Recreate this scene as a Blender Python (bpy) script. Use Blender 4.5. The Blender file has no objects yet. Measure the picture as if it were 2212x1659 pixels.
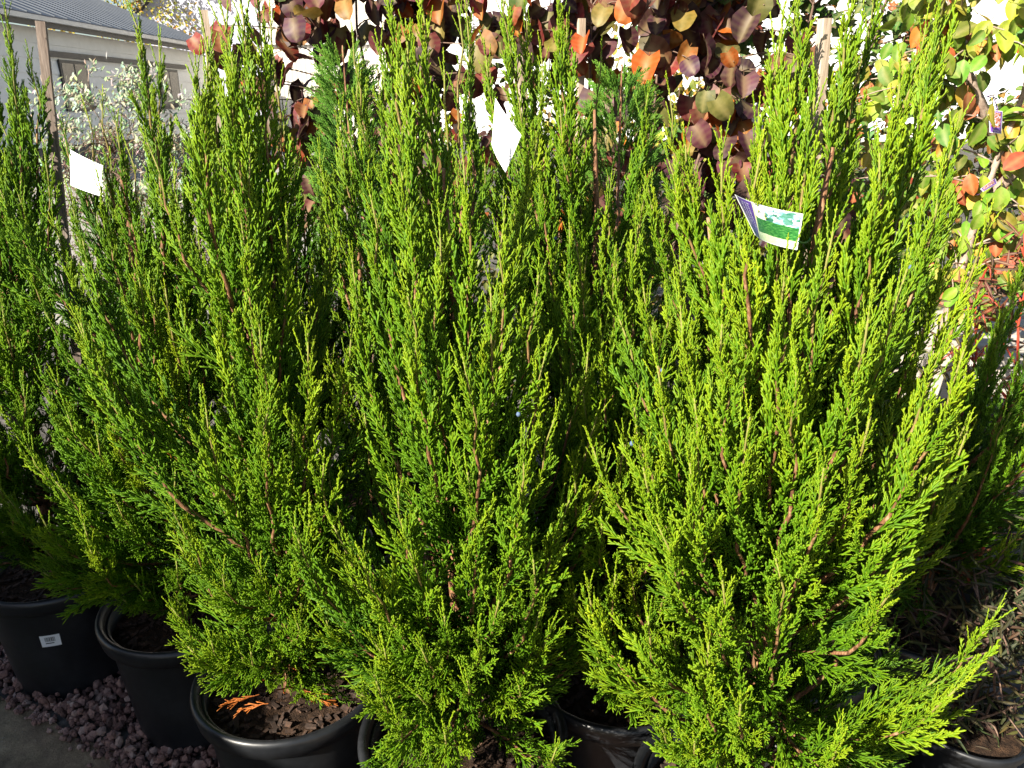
import bpy, math, random
import numpy as np
from mathutils import Vector, Matrix, Quaternion, Euler
R = math.radians
rng = random.Random(7)
nrng = np.random.default_rng(7)
scene = bpy.context.scene
col = scene.collection

# ------------------------------------------------------------------ camera, light, exposure
CAM_H = 1.58
PITCH = R(19.8)
cam_d = bpy.data.cameras.new('camera'); cam = bpy.data.objects.new('camera', cam_d); col.objects.link(cam)
cam.location = (0, 0, CAM_H); cam.rotation_euler = (R(90) - PITCH, 0, 0)
cam_d.sensor_fit = 'HORIZONTAL'; cam_d.sensor_width = 36.0; cam_d.lens = 36.0 * 1700.6 / 2212.0
cam_d.clip_start = 0.05; cam_d.clip_end = 400
scene.camera = cam

LIGHT = Vector((0.60, 0.60, -0.50)).normalized()       # direction the sunlight travels
to_sun = -LIGHT
elev = math.asin(to_sun.z)
world = bpy.data.worlds.new('World'); scene.world = world; world.use_nodes = True
wn = world.node_tree.nodes; wl = world.node_tree.links; wn.clear()
sky = wn.new('ShaderNodeTexSky'); sky.sky_type = 'NISHITA'; sky.sun_disc = False
sky.sun_elevation = elev; sky.sun_rotation = math.atan2(to_sun.x, to_sun.y)
bg = wn.new('ShaderNodeBackground'); bg.inputs[1].default_value = 0.05
wo = wn.new('ShaderNodeOutputWorld'); wl.new(sky.outputs[0], bg.inputs[0]); wl.new(bg.outputs[0], wo.inputs[0])
sd = bpy.data.lights.new('sun', 'SUN'); sd.energy = 5.0; sd.angle = R(0.5); sd.color = (1.0, 0.93, 0.80)
sun = bpy.data.objects.new('sun', sd); col.objects.link(sun)
sun.rotation_euler = LIGHT.to_track_quat('-Z', 'Y').to_euler(); sun.location = (-6, -4, 8)
scene.render.engine = 'CYCLES'
vs = scene.view_settings; vs.view_transform = 'Standard'; vs.look = 'None'; vs.gamma = 1.0; vs.use_curve_mapping = False
vs.exposure = 1.65
scene.cycles.max_bounces = 3; scene.cycles.diffuse_bounces = 2; scene.cycles.glossy_bounces = 2; scene.cycles.transmission_bounces = 2; scene.cycles.caustics_reflective = False; scene.cycles.caustics_refractive = False

# a point of the place from a direction of view (2212-wide picture) and its real distance forward
_F, _CX, _CY = 1700.6, 1106.0, 829.5
def at(px, py, Y):
    a, b = (px - _CX) / _F, (py - _CY) / _F
    d = Vector((a, math.cos(PITCH) - b * math.sin(PITCH), -math.sin(PITCH) - b * math.cos(PITCH)))
    return Vector((0, 0, CAM_H)) + d * (Y / d.y)

# ------------------------------------------------------------------ helpers
def tag(o, label=None, cat=None, group=None, kind=None):
    if label: o['label'] = label
    if cat: o['category'] = cat
    if group: o['group'] = group
    if kind: o['kind'] = kind
    return o
def empty(name, loc, rz=0.0):
    o = bpy.data.objects.new(name, None); col.objects.link(o); o.location = loc; o.rotation_euler.z = rz
    o.empty_display_size = 0.1
    return o
def link(name, me, parent=None, loc=None):
    o = bpy.data.objects.new(name, me); col.objects.link(o)
    if parent is not None: o.parent = parent
    if loc is not None: o.location = loc
    return o

class MB:
    """collects vertices and faces for one mesh"""
    def __init__(s): s.v = []; s.f = []; s.a = []; s.mi = []
    def add(s, vs_, fs_, a=None, mi=0):
        n = len(s.v); s.v.extend([tuple(v) for v in vs_])
        s.f.extend([tuple(i + n for i in f) for f in fs_]); s.mi.extend([mi] * len(fs_))
        s.a.extend(a if a is not None else [0.0] * len(vs_))
        return s
    def box(s, c, d, rot=None, mi=0):
        x, y, z = d[0] / 2, d[1] / 2, d[2] / 2
        pts = [Vector((i, j, k)) for i in (-x, x) for j in (-y, y) for k in (-z, z)]
        if rot is not None: pts = [rot @ p for p in pts]
        pts = [p + Vector(c) for p in pts]
        return s.add(pts, [(0, 1, 3, 2), (4, 6, 7, 5), (0, 4, 5, 1), (2, 3, 7, 6), (0, 2, 6, 4), (1, 5, 7, 3)], mi=mi)
    def tube(s, pts, radii, n=6, cap=True, att=None, mi=0):
        pts = [Vector(p) for p in pts]; vs_, fs_, at_ = [], [], []
        up = Vector((0.31, 0.17, 0.93))
        for i, p in enumerate(pts):
            t = (pts[min(i + 1, len(pts) - 1)] - pts[max(i - 1, 0)]).normalized()
            a = t.cross(up)
            if a.length < 1e-3: a = t.cross(Vector((1, 0, 0)))
            a.normalize(); b = t.cross(a)
            for k in range(n):
                w = 2 * math.pi * k / n
                vs_.append(p + (a * math.cos(w) + b * math.sin(w)) * radii[i]); at_.append(att[i] if att else 0.0)
        for i in range(len(pts) - 1):
            for k in range(n):
                k2 = (k + 1) % n
                fs_.append((i * n + k, i * n + k2, (i + 1) * n + k2, (i + 1) * n + k))
        if cap:
            fs_.append(tuple(range(n - 1, -1, -1))); fs_.append(tuple(range((len(pts) - 1) * n, len(pts) * n)))
        return s.add(vs_, fs_, at_, mi)
    def lathe(s, prof, n=40, mi=0):
        vs_, fs_ = [], []
        for r_, z in prof:
            for k in range(n):
                w = 2 * math.pi * k / n; vs_.append((r_ * math.cos(w), r_ * math.sin(w), z))
        for i in range(len(prof) - 1):
            for k in range(n):
                k2 = (k + 1) % n; fs_.append((i * n + k, i * n + k2, (i + 1) * n + k2, (i + 1) * n + k))
        return s.add(vs_, fs_, mi=mi)
    def mesh(s, name, mats, smooth=False, attr=None):
        me = bpy.data.meshes.new(name); me.from_pydata(s.v, [], s.f)
        for m in (mats if isinstance(mats, (list, tuple)) else [mats]): me.materials.append(m)
        if any(s.mi): me.polygons.foreach_set('material_index', s.mi)
        if smooth: me.polygons.foreach_set('use_smooth', [True] * len(me.polygons))
        if attr:
            A = me.attributes.new(attr, 'FLOAT', 'POINT'); A.data.foreach_set('value', s.a)
        me.update(); return me
    def build(s, name, mats, parent=None, loc=None, smooth=False, attr=None):
        return link(name, s.mesh(name, mats, smooth, attr), parent, loc)

# ------------------------------------------------------------------ materials
def newmat(name):
    m = bpy.data.materials.new(name); m.use_nodes = True
    nt = m.node_tree; nt.nodes.clear()
    out = nt.nodes.new('ShaderNodeOutputMaterial')
    return m, nt, out
def N(nt, t, **kw):
    n = nt.nodes.new(t)
    for k, v in kw.items(): setattr(n, k, v)
    return n
def ramp(nt, fac, stops, interp='LINEAR'):
    r_ = N(nt, 'ShaderNodeValToRGB'); r_.color_ramp.interpolation = interp
    el = r_.color_ramp.elements
    while len(el) < len(stops): el.new(0.5)
    for e, (p, c) in zip(el, stops): e.position = p; e.color = (*c, 1)
    nt.links.new(fac, r_.inputs[0]); return r_.outputs[0]
def mixc(nt, fac, a, b, mode='MIX'):
    m = N(nt, 'ShaderNodeMix', data_type='RGBA', blend_type=mode)
    for sock, val in ((m.inputs[0], fac), (m.inputs[6], a), (m.inputs[7], b)):
        if hasattr(val, 'is_linked'): nt.links.new(val, sock)
        elif isinstance(val, (int, float)): sock.default_value = val
        else: sock.default_value = (*val, 1)
    return m.outputs[2]
def noise(nt, scale, detail=4, rough=0.55, coord='Object', vec=None):
    n = N(nt, 'ShaderNodeTexNoise'); n.inputs['Scale'].default_value = scale; n.inputs['Detail'].default_value = detail
    n.inputs['Roughness'].default_value = rough
    if vec is None:
        tc = N(nt, 'ShaderNodeTexCoord'); vec = tc.outputs[coord]
    nt.links.new(vec, n.inputs['Vector']); return n.outputs[0]
def bump(nt, h, strength=0.3, dist=0.01):
    b = N(nt, 'ShaderNodeBump'); b.inputs['Strength'].default_value = strength; b.inputs['Distance'].default_value = dist
    nt.links.new(h, b.inputs['Height']); return b.outputs[0]
def surf(name, stops, scale=20, rough=0.7, spec=0.4, bstr=0.25, bdist=0.004, stretch=None, metallic=0.0, rvar=0.0):
    """a plain opaque surface: noise-driven colour, gloss and relief"""
    m, nt, out = newmat(name)
    p = N(nt, 'ShaderNodeBsdfPrincipled')
    tc = N(nt, 'ShaderNodeTexCoord'); vec = tc.outputs['Object']
    if stretch:
        mp = N(nt, 'ShaderNodeMapping'); mp.inputs['Scale'].default_value = stretch; nt.links.new(vec, mp.inputs[0]); vec = mp.outputs[0]
    n1 = noise(nt, scale, 6, 0.6, vec=vec); n2 = noise(nt, scale * 5.3, 4, 0.6, vec=vec)
    mx = N(nt, 'ShaderNodeMath', operation='MULTIPLY_ADD'); nt.links.new(n2, mx.inputs[0]); mx.inputs[1].default_value = 0.4
    sc = N(nt, 'ShaderNodeMath', operation='MULTIPLY'); nt.links.new(n1, sc.inputs[0]); sc.inputs[1].default_value = 0.6
    nt.links.new(sc.outputs[0], mx.inputs[2])
    k = len(stops)
    c = ramp(nt, mx.outputs[0], [(0.32 + 0.36 * i / max(1, k - 1), s) for i, s in enumerate(stops)])
    nt.links.new(c, p.inputs['Base Color'])
    p.inputs['Roughness'].default_value = rough; p.inputs['Specular IOR Level'].default_value = spec; p.inputs['Metallic'].default_value = metallic
    if rvar:
        mr = N(nt, 'ShaderNodeMapRange'); nt.links.new(n1, mr.inputs[0]); mr.inputs[1].default_value = .3; mr.inputs[2].default_value = .7
        mr.inputs[3].default_value = rough - rvar; mr.inputs[4].default_value = rough + rvar; nt.links.new(mr.outputs[0], p.inputs['Roughness'])
    if bstr: nt.links.new(bump(nt, mx.outputs[0], bstr, bdist), p.inputs['Normal'])
    nt.links.new(p.outputs[0], out.inputs[0]); return m

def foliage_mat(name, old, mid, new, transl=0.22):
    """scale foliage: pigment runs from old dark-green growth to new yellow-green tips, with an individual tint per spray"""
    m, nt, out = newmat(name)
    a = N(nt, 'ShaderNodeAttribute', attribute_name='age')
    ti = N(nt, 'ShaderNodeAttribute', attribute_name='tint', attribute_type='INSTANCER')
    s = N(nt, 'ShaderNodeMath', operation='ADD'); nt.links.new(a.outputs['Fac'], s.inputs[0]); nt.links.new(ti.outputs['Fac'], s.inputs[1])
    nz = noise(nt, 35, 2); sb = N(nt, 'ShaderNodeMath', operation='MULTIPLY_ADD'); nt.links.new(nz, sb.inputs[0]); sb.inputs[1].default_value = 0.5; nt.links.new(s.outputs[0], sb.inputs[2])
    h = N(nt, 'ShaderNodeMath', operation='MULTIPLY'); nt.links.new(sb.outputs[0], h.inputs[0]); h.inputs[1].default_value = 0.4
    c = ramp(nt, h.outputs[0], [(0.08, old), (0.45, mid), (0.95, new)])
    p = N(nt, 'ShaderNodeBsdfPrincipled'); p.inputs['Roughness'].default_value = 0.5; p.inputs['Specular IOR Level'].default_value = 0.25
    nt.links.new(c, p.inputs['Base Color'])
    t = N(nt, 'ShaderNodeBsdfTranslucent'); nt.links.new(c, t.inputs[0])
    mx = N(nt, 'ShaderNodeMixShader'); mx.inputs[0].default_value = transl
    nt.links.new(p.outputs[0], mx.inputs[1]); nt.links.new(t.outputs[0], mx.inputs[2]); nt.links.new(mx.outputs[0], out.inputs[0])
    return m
def leaf_mat(name, transl=0.35, rough=0.38, vein=0.35, spec=0.5):
    """broad leaf: pigment from the object's own colour, mottled, with paler veins"""
    m, nt, out = newmat(name)
    oi = N(nt, 'ShaderNodeObjectInfo'); at_ = N(nt, 'ShaderNodeAttribute', attribute_name='pigment')
    sm = N(nt, 'ShaderNodeMix', data_type='RGBA', blend_type='MULTIPLY'); sm.inputs[0].default_value = 1.0
    nt.links.new(oi.outputs['Color'], sm.inputs[6]); nt.links.new(at_.outputs['Color'], sm.inputs[7])
    nz = noise(nt, 30, 5); c = mixc(nt, 0.8, sm.outputs[2], ramp(nt, nz, [(0.33, (.45, .55, .40)), (0.55, (1, 1, 1)), (0.72, (1.0, .80, .60))]), 'MULTIPLY')
    ve = N(nt, 'ShaderNodeAttribute', attribute_name='vein')
    vf = N(nt, 'ShaderNodeMath', operation='MULTIPLY'); nt.links.new(ve.outputs['Fac'], vf.inputs[0]); vf.inputs[1].default_value = vein
    c = mixc(nt, vf.outputs[0], c, (0.42, 0.34, 0.14))
    p = N(nt, 'ShaderNodeBsdfPrincipled'); p.inputs['Roughness'].default_value = rough; p.inputs['Specular IOR Level'].default_value = spec
    nt.links.new(c, p.inputs['Base Color']); nt.links.new(bump(nt, nz, 0.25, 0.003), p.inputs['Normal'])
    t = N(nt, 'ShaderNodeBsdfTranslucent'); nt.links.new(c, t.inputs[0])
    mx = N(nt, 'ShaderNodeMixShader'); mx.inputs[0].default_value = transl
    nt.links.new(p.outputs[0], mx.inputs[1]); nt.links.new(t.outputs[0], mx.inputs[2]); nt.links.new(mx.outputs[0], out.inputs[0])
    return m

M = {}
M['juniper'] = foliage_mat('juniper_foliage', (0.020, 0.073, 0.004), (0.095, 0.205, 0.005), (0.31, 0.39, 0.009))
M['thuja'] = foliage_mat('thuja_foliage', (0.03, 0.10, 0.012), (0.10, 0.24, 0.022), (0.24, 0.36, 0.04))
M['dead'] = foliage_mat('dead_foliage', (0.20, 0.06, 0.012), (0.42, 0.13, 0.025), (0.55, 0.24, 0.07), 0.15)
M['leaf'] = leaf_mat('broad_leaf', 0.25, 0.5, 0.3, 0.22)
M['matte_leaf'] = leaf_mat('matte_leaf', 0.25, 0.6, 0.1, 0.3)
def bark_mat():
    m, nt, out = newmat('juniper_bark')
    tc = N(nt, 'ShaderNodeTexCoord'); mp = N(nt, 'ShaderNodeMapping'); mp.inputs['Scale'].default_value = (1, 1, 0.3)
    nt.links.new(tc.outputs['Object'], mp.inputs[0])
    n = noise(nt, 160, 6, 0.65, vec=mp.outputs[0])
    c = ramp(nt, n, [(0.30, (0.05, 0.02, 0.009)), (0.52, (0.18, 0.078, 0.030)), (0.70, (0.38, 0.235, 0.13))])
    a = N(nt, 'ShaderNodeAttribute', attribute_name='age')
    c = mixc(nt, ramp(nt, a.outputs['Fac'], [(0.72, (0, 0, 0)), (0.97, (1, 1, 1))]), c, (0.17, 0.17, 0.03))
    p = N(nt, 'ShaderNodeBsdfPrincipled'); p.inputs['Roughness'].default_value = 0.75
    nt.links.new(c, p.inputs['Base Color']); nt.links.new(bump(nt, n, 0.6, 0.003), p.inputs['Normal']); nt.links.new(p.outputs[0], out.inputs[0])
    return m
M['bark'] = bark_mat()
M['twig'] = surf('twig_bark', [(0.05, 0.03, 0.022), (0.14, 0.085, 0.06), (0.25, 0.17, 0.12)], 60, 0.7)
M['pale_bark'] = surf('pale_bark', [(0.16, 0.11, 0.08), (0.30, 0.22, 0.17), (0.45, 0.36, 0.28)], 40, 0.7)
M['red_stem'] = surf('red_stem', [(0.28, 0.03, 0.02), (0.45, 0.07, 0.03)], 40, 0.5)
M['pot'] = surf('black_plastic', [(0.006, 0.0065, 0.008), (0.010, 0.011, 0.013), (0.017, 0.018, 0.021)], 9, 0.40, 0.5, 0.12, 0.002, rvar=0.10)
M['soil'] = surf('potting_soil', [(0.010, 0.006, 0.004), (0.035, 0.02, 0.012), (0.10, 0.055, 0.03)], 55, 0.95, 0.2, 0.9, 0.02)
M['chips'] = surf('bark_chips', [(0.012, 0.008, 0.006), (0.035, 0.02, 0.013), (0.10, 0.05, 0.028)], 40, 0.9)
M['stake'] = surf('weathered_stake', [(0.22, 0.15, 0.10), (0.40, 0.31, 0.23), (0.55, 0.45, 0.36)], 14, 0.8, 0.2, 0.5, 0.003, (6, 6, 0.5))
M['grey_stake'] = surf('grey_stake', [(0.10, 0.075, 0.06), (0.22, 0.17, 0.14), (0.33, 0.27, 0.23)], 14, 0.85, 0.2, 0.5, 0.003, (6, 6, 0.5))
M['bamboo'] = surf('bamboo', [(0.30, 0.18, 0.09), (0.48, 0.33, 0.19)], 10, 0.5, 0.4, 0.2, 0.002, (4, 4, 0.4))
M['card'] = surf('white_card', [(0.78, 0.79, 0.80), (0.84, 0.84, 0.84)], 5, 0.35, 0.5, 0.0)
M['print_dark'] = surf('dark_print', [(0.02, 0.02, 0.02), (0.03, 0.03, 0.03)], 5, 0.5, 0.3, 0)
M['print_white'] = surf('white_print', [(0.7, 0.7, 0.72), (0.75, 0.75, 0.77)], 5, 0.5, 0.3, 0)
M['tie'] = surf('green_tie', [(0.005, 0.10, 0.035), (0.008, 0.16, 0.05)], 20, 0.4, 0.5, 0)
M['purple_tie'] = surf('purple_tie', [(0.10, 0.03, 0.22), (0.14, 0.05, 0.3)], 20, 0.4, 0.5, 0)
M['cream_plastic'] = surf('cream_plastic', [(0.62, 0.55, 0.45), (0.72, 0.66, 0.56)], 12, 0.5)
M['slat'] = surf('pale_slat', [(0.32, 0.28, 0.24), (0.55, 0.50, 0.43)], 9, 0.8, 0.2, 0.4, 0.003, (0.6, 5, 5))
M['berry'] = surf('blue_berry', [(0.05, 0.08, 0.15), (0.13, 0.19, 0.30)], 300, 0.7, 0.2, 0)

# ------------------------------------------------------------------ ground, path, gravel
def path_mat():
    m, nt, out = newmat('worn_concrete')
    n1 = noise(nt, 2.2, 6, 0.65); n2 = noise(nt, 16, 8, 0.7); n3 = noise(nt, 150, 3, 0.6)
    c = ramp(nt, n2, [(0.30, (0.10, 0.072, 0.042)), (0.5, (0.20, 0.145, 0.085)), (0.72, (0.37, 0.28, 0.17))])
    c = mixc(nt, ramp(nt, n1, [(0.45, (0, 0, 0)), (0.65, (0.7, 0.7, 0.7))]), c, (0.19, 0.105, 0.075))
    c = mixc(nt, ramp(nt, noise(nt, 3.7, 4), [(0.5, (0, 0, 0)), (0.68, (0.55, 0.55, 0.55))]), c, (0.13, 0.12, 0.055))
    c = mixc(nt, ramp(nt, n3, [(0.66, (0, 0, 0)), (0.74, (1, 1, 1))]), c, (0.30, 0.28, 0.25))
    p = N(nt, 'ShaderNodeBsdfPrincipled'); p.inputs['Roughness'].default_value = 0.9
    nt.links.new(c, p.inputs['Base Color'])
    ad = N(nt, 'ShaderNodeMath', operation='ADD'); nt.links.new(n2, ad.inputs[0]); nt.links.new(n3, ad.inputs[1])
    nt.links.new(bump(nt, ad.outputs[0], 0.5, 0.006), p.inputs['Normal']); nt.links.new(p.outputs[0], out.inputs[0]); return m
M['path'] = path_mat()
M['ground'] = surf('yard_ground', [(0.03, 0.027, 0.024), (0.085, 0.078, 0.07), (0.20, 0.185, 0.165)], 6, 0.95, 0.2, 0.6, 0.02)
def edge_y(x): return 1.685 - 0.52 * (x + 1.23)
mb = MB(); mb.add([(-150, -60, 0), (150, -60, 0), (150, 240, 0), (-150, 240, 0)], [(0, 1, 2, 3)])
tag(mb.build('ground', M['ground']), kind='structure')
mb = MB(); xs = np.linspace(-6, 3, 181)
for i, x in enumerate(xs):
    w = 0.012 * math.sin(x * 23) + 0.008 * math.sin(x * 61 + 1)
    mb.v += [(x, -8, 0.006), (x, edge_y(x) + w, 0.006), (x, edge_y(x) + w + 0.004, -0.01)]; mb.a += [0, 0, 0]
    if i:
        b = 3 * (i - 1); mb.f += [(b, b + 3, b + 4, b + 1), (b + 1, b + 4, b + 5, b + 2)]; mb.mi += [0, 0]
tag(mb.build('concrete_path', M['path']), kind='structure')

def stone_mat():
    m, nt, out = newmat('scoria'); a = N(nt, 'ShaderNodeAttribute', attribute_name='shade')
    n = noise(nt, 120, 5, 0.65)
    c = ramp(nt, a.outputs['Fac'], [(0.0, (0.10, 0.055, 0.045)), (0.4, (0.24, 0.125, 0.10)), (0.75, (0.34, 0.20, 0.165)), (1.0, (0.44, 0.32, 0.27))])
    c = mixc(nt, 0.5, c, ramp(nt, n, [(0.3, (0.25, 0.22, 0.22)), (0.7, (1, 1, 1))]), 'MULTIPLY')
    p = N(nt, 'ShaderNodeBsdfPrincipled'); p.inputs['Roughness'].default_value = 0.85
    nt.links.new(c, p.inputs['Base Color']); nt.links.new(bump(nt, n, 0.7, 0.004), p.inputs['Normal']); nt.links.new(p.outputs[0], out.inputs[0]); return m
M['stone'] = stone_mat()
POTS = [(-1.28, 1.92), (-0.84, 1.725), (-0.50, 1.455), (-0.10, 1.285), (0.44, 1.13)]
mb = MB()
ico = []
phi = (1 + 5 ** .5) / 2
for s1 in (-1, 1):
    for s2 in (-1, 1): ico += [(0, s1, s2 * phi), (s1, s2 * phi, 0), (s2 * phi, 0, s1)]
ico = [Vector(v).normalized() for v in ico]
icof = []
for i in range(12):
    for j in range(i + 1, 12):
        for k in range(j + 1, 12):
            if all((ico[p_] - ico[q_]).length < 1.1 for p_, q_ in ((i, j), (j, k), (i, k))):
                nrm = (ico[j] - ico[i]).cross(ico[k] - ico[i])
                icof.append((i, j, k) if nrm.dot(ico[i]) > 0 else (i, k, j))
for q in range(5200):
    x = rng.uniform(-2.1, 0.45); off = abs(rng.gauss(0, 1)) * 0.22 - 0.035
    if rng.random() < 0.05: off -= rng.random() * 0.05
    y = edge_y(x) + off
    if y > 2.6 or any((x - px) ** 2 + (y - py) ** 2 < 0.150 ** 2 for px, py in POTS): continue
    s_ = rng.uniform(0.007, 0.0155) * (0.75 if off < 0.01 else 1)
    lay = 0 if off < 0.02 else rng.choice((0, 0, 0.012, 0.02))
    rot = Euler((rng.uniform(0, 6), rng.uniform(0, 6), rng.uniform(0, 6))).to_matrix()
    sc = Vector((s_ * rng.uniform(.8, 1.35), s_ * rng.uniform(.75, 1.1), s_ * rng.uniform(.55, .85)))
    pts = []
    for v in ico:
        w = v * rng.uniform(0.78, 1.15); w = rot @ Vector((w.x * sc.x, w.y * sc.y, w.z * sc.z))
        pts.append(w + Vector((x, y, 0.008 + s_ * 0.5 + lay)))
    mb.add(pts, icof, [rng.random()] * 12)
tag(mb.build('gravel', M['stone'], attr='shade'), 'reddish brown scoria gravel strewn round the black pots', 'gravel', kind='stuff')

# ------------------------------------------------------------------ unseen board screen, added only to cast shade on the pots
M['shade_caster'] = surf('shade_screen_timber', [(0.16, 0.12, 0.09), (0.30, 0.24, 0.18)], 5, 0.85, 0.2, 0.5, 0.004, (5, 5, 0.5))
fe = tag(empty('shade_screen', (-2.85, -1.4, 0)), 'brown paling fence of upright boards beside the concrete path', 'shade_caster')
pal = MB().box((0, 0, 1.13), (0.02, 0.148, 2.22)).mesh('shade_board', M['shade_caster'])
for i in range(34):
    o = link('shade_board', pal, fe, (rng.uniform(-.002, .002), -2.5 + i * 0.152, rng.uniform(-0.02, 0.02)))
for z in (0.5, 1.6): MB().box((-0.045, 0, z), (0.045, 5.2, 0.09)).build('rail', M['shade_caster'], fe)
for y in (-2.4, -0.8, 0.8, 2.4): MB().box((-0.12, y, 0.95), (0.09, 0.09, 1.9)).build('shade_post', M['shade_caster'], fe)

# ------------------------------------------------------------------ conifer sprays (meshes that foliage is made of)
def prism(V, Fc, A, p0, p1, r0, r1, a0, a1):
    d = p1 - p0; L = np.linalg.norm(d); d = d / (L + 1e-9)
    h = np.array([0.3, 0.9, 0.2]) if abs(d[1]) < 0.9 else np.array([1.0, 0, 0])
    a = np.cross(d, h); a /= np.linalg.norm(a); b = np.cross(d, a); n = len(V)
    pm = p0 + d * L * 0.82
    for p, r_, at_ in ((p0, r0, a0), (pm, r1, a0 + (a1 - a0) * .82)):
        for k in range(3):
            w = 2.0944 * k; V.append(p + r_ * (a * math.cos(w) + b * math.sin(w))); A.append(at_)
    V.append(p1); A.append(a1)
    for k in range(3):
        k2 = (k + 1) % 3; Fc.append((n + k, n + k2, n + 3 + k2, n + 3 + k)); Fc.append((n + 3 + k, n + 3 + k2, n + 6))
def unit(v): return v / (np.linalg.norm(v) + 1e-9)
def rotdir(d, ang, az):
    h = np.array([1.0, 0, 0]) if abs(d[0]) < 0.9 else np.array([0, 1.0, 0])
    a = unit(np.cross(d, h)); b = np.cross(d, a)
    return unit(d * math.cos(ang) + (a * math.cos(az) + b * math.sin(az)) * math.sin(ang))
def spray_mesh(name, seed, mat, L=0.10, tw_step=0.0062, tw_len=0.036, bl_step=0.0050, bl_len=(0.008, 0.016), bl_ang=0.40,
               tw_ang=0.50, flat=0.0, rad=0.00125, curl=0.40):
    q = np.random.default_rng(seed); V, Fc, A = [], [], []
    def curved(p, d, ln, nseg, target, amt):
        pts = [p]; 
        for i in range(nseg):
            d = unit(d + target * amt / nseg + q.normal(0, 0.05, 3)); p = p + d * ln / nseg; pts.append(p)
        return pts
    ax = curved(np.zeros(3), np.array([0, 0, 1.0]), L, 6, np.array([1.0, 0, 0]), curl)
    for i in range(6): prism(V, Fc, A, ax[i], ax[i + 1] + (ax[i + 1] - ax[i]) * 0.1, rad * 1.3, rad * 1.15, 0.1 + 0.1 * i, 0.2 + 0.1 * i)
    n = int(L / tw_step); az = q.uniform(0, 6.28)
    for k in range(n):
        t = 0.10 + 0.9 * k / n; i = min(5, int(t * 6)); fr = t * 6 - i
        p = ax[i] * (1 - fr) + ax[i + 1] * fr; d0 = unit(ax[i + 1] - ax[i])
        az += 2.4 + q.normal(0, 0.4)
        aa = az
        if flat: aa = (math.pi / 2) * (1 if k % 2 else -1) + q.normal(0, (1 - flat) * 1.2)
        ln = tw_len * (1 - 0.72 * t ** 1.3) * q.uniform(0.7, 1.15) * (0.55 + 0.45 * min(1, t / 0.25))
        d = rotdir(d0, tw_ang * (1 - 0.35 * t) * q.uniform(0.75, 1.25), aa)
        ns = 3; pts = curved(p, d, ln, ns, d0, 0.35)
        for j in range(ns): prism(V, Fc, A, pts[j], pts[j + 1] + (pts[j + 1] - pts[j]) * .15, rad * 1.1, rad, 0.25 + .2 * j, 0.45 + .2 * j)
        nb = max(2, int(ln / bl_step)); baz = q.uniform(0, 6.28)
        for b in range(nb):
            u_ = 0.12 + 0.88 * b / nb; j = min(ns - 1, int(u_ * ns)); g = u_ * ns - j
            pb = pts[j] * (1 - g) + pts[j + 1] * g; db = unit(pts[j + 1] - pts[j]); baz += 2.3 + q.normal(0, .5)
            lb = q.uniform(*bl_len) * (1 - 0.45 * u_)
            dd = rotdir(db, bl_ang * q.uniform(0.7, 1.3), baz); dd = unit(dd + d0 * 0.35)
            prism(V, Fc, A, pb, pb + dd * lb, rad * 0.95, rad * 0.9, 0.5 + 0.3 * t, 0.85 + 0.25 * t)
    me = bpy.data.meshes.new(name); me.from_pydata([tuple(v) for v in V], [], Fc); me.materials.append(mat)
    me.polygons.foreach_set('use_smooth', [True] * len(me.polygons))
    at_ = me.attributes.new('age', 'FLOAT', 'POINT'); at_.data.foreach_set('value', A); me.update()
    return me
JUN = []      # 0-3 compact, 4-6 feathered, 7-8 tip cords
for s in range(4): JUN.append(spray_mesh('spray', 10 + s, M['juniper']))
for s in range(3): JUN.append(spray_mesh('spray', 30 + s, M['juniper'], L=0.11, tw_step=0.0085, tw_len=0.042, bl_step=0.0055, bl_len=(0.016, 0.027), bl_ang=0.36, tw_ang=0.62, rad=0.00100, curl=0.35))
for s in range(2): JUN.append(spray_mesh('spray', 50 + s, M['juniper'], L=0.10, tw_step=0.006, tw_len=0.017, bl_step=0.005, bl_len=(0.004, 0.008), bl_ang=0.4, tw_ang=0.38, curl=0.05))
THU = [spray_mesh('spray', 70 + s, M['thuja'], L=0.09, tw_step=0.006, tw_len=0.04, bl_step=0.005, bl_len=(0.006, 0.013), flat=0.8, rad=0.001, curl=0.3) for s in range(3)]
DEAD = [spray_mesh('dead_spray', 90 + s, M['dead'], L=0.07, tw_step=0.009, tw_len=0.035, bl_step=0.006, bl_len=(0.014, 0.024), bl_ang=0.3, tw_ang=0.5, rad=0.0011, curl=0.6) for s in range(2)]

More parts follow.
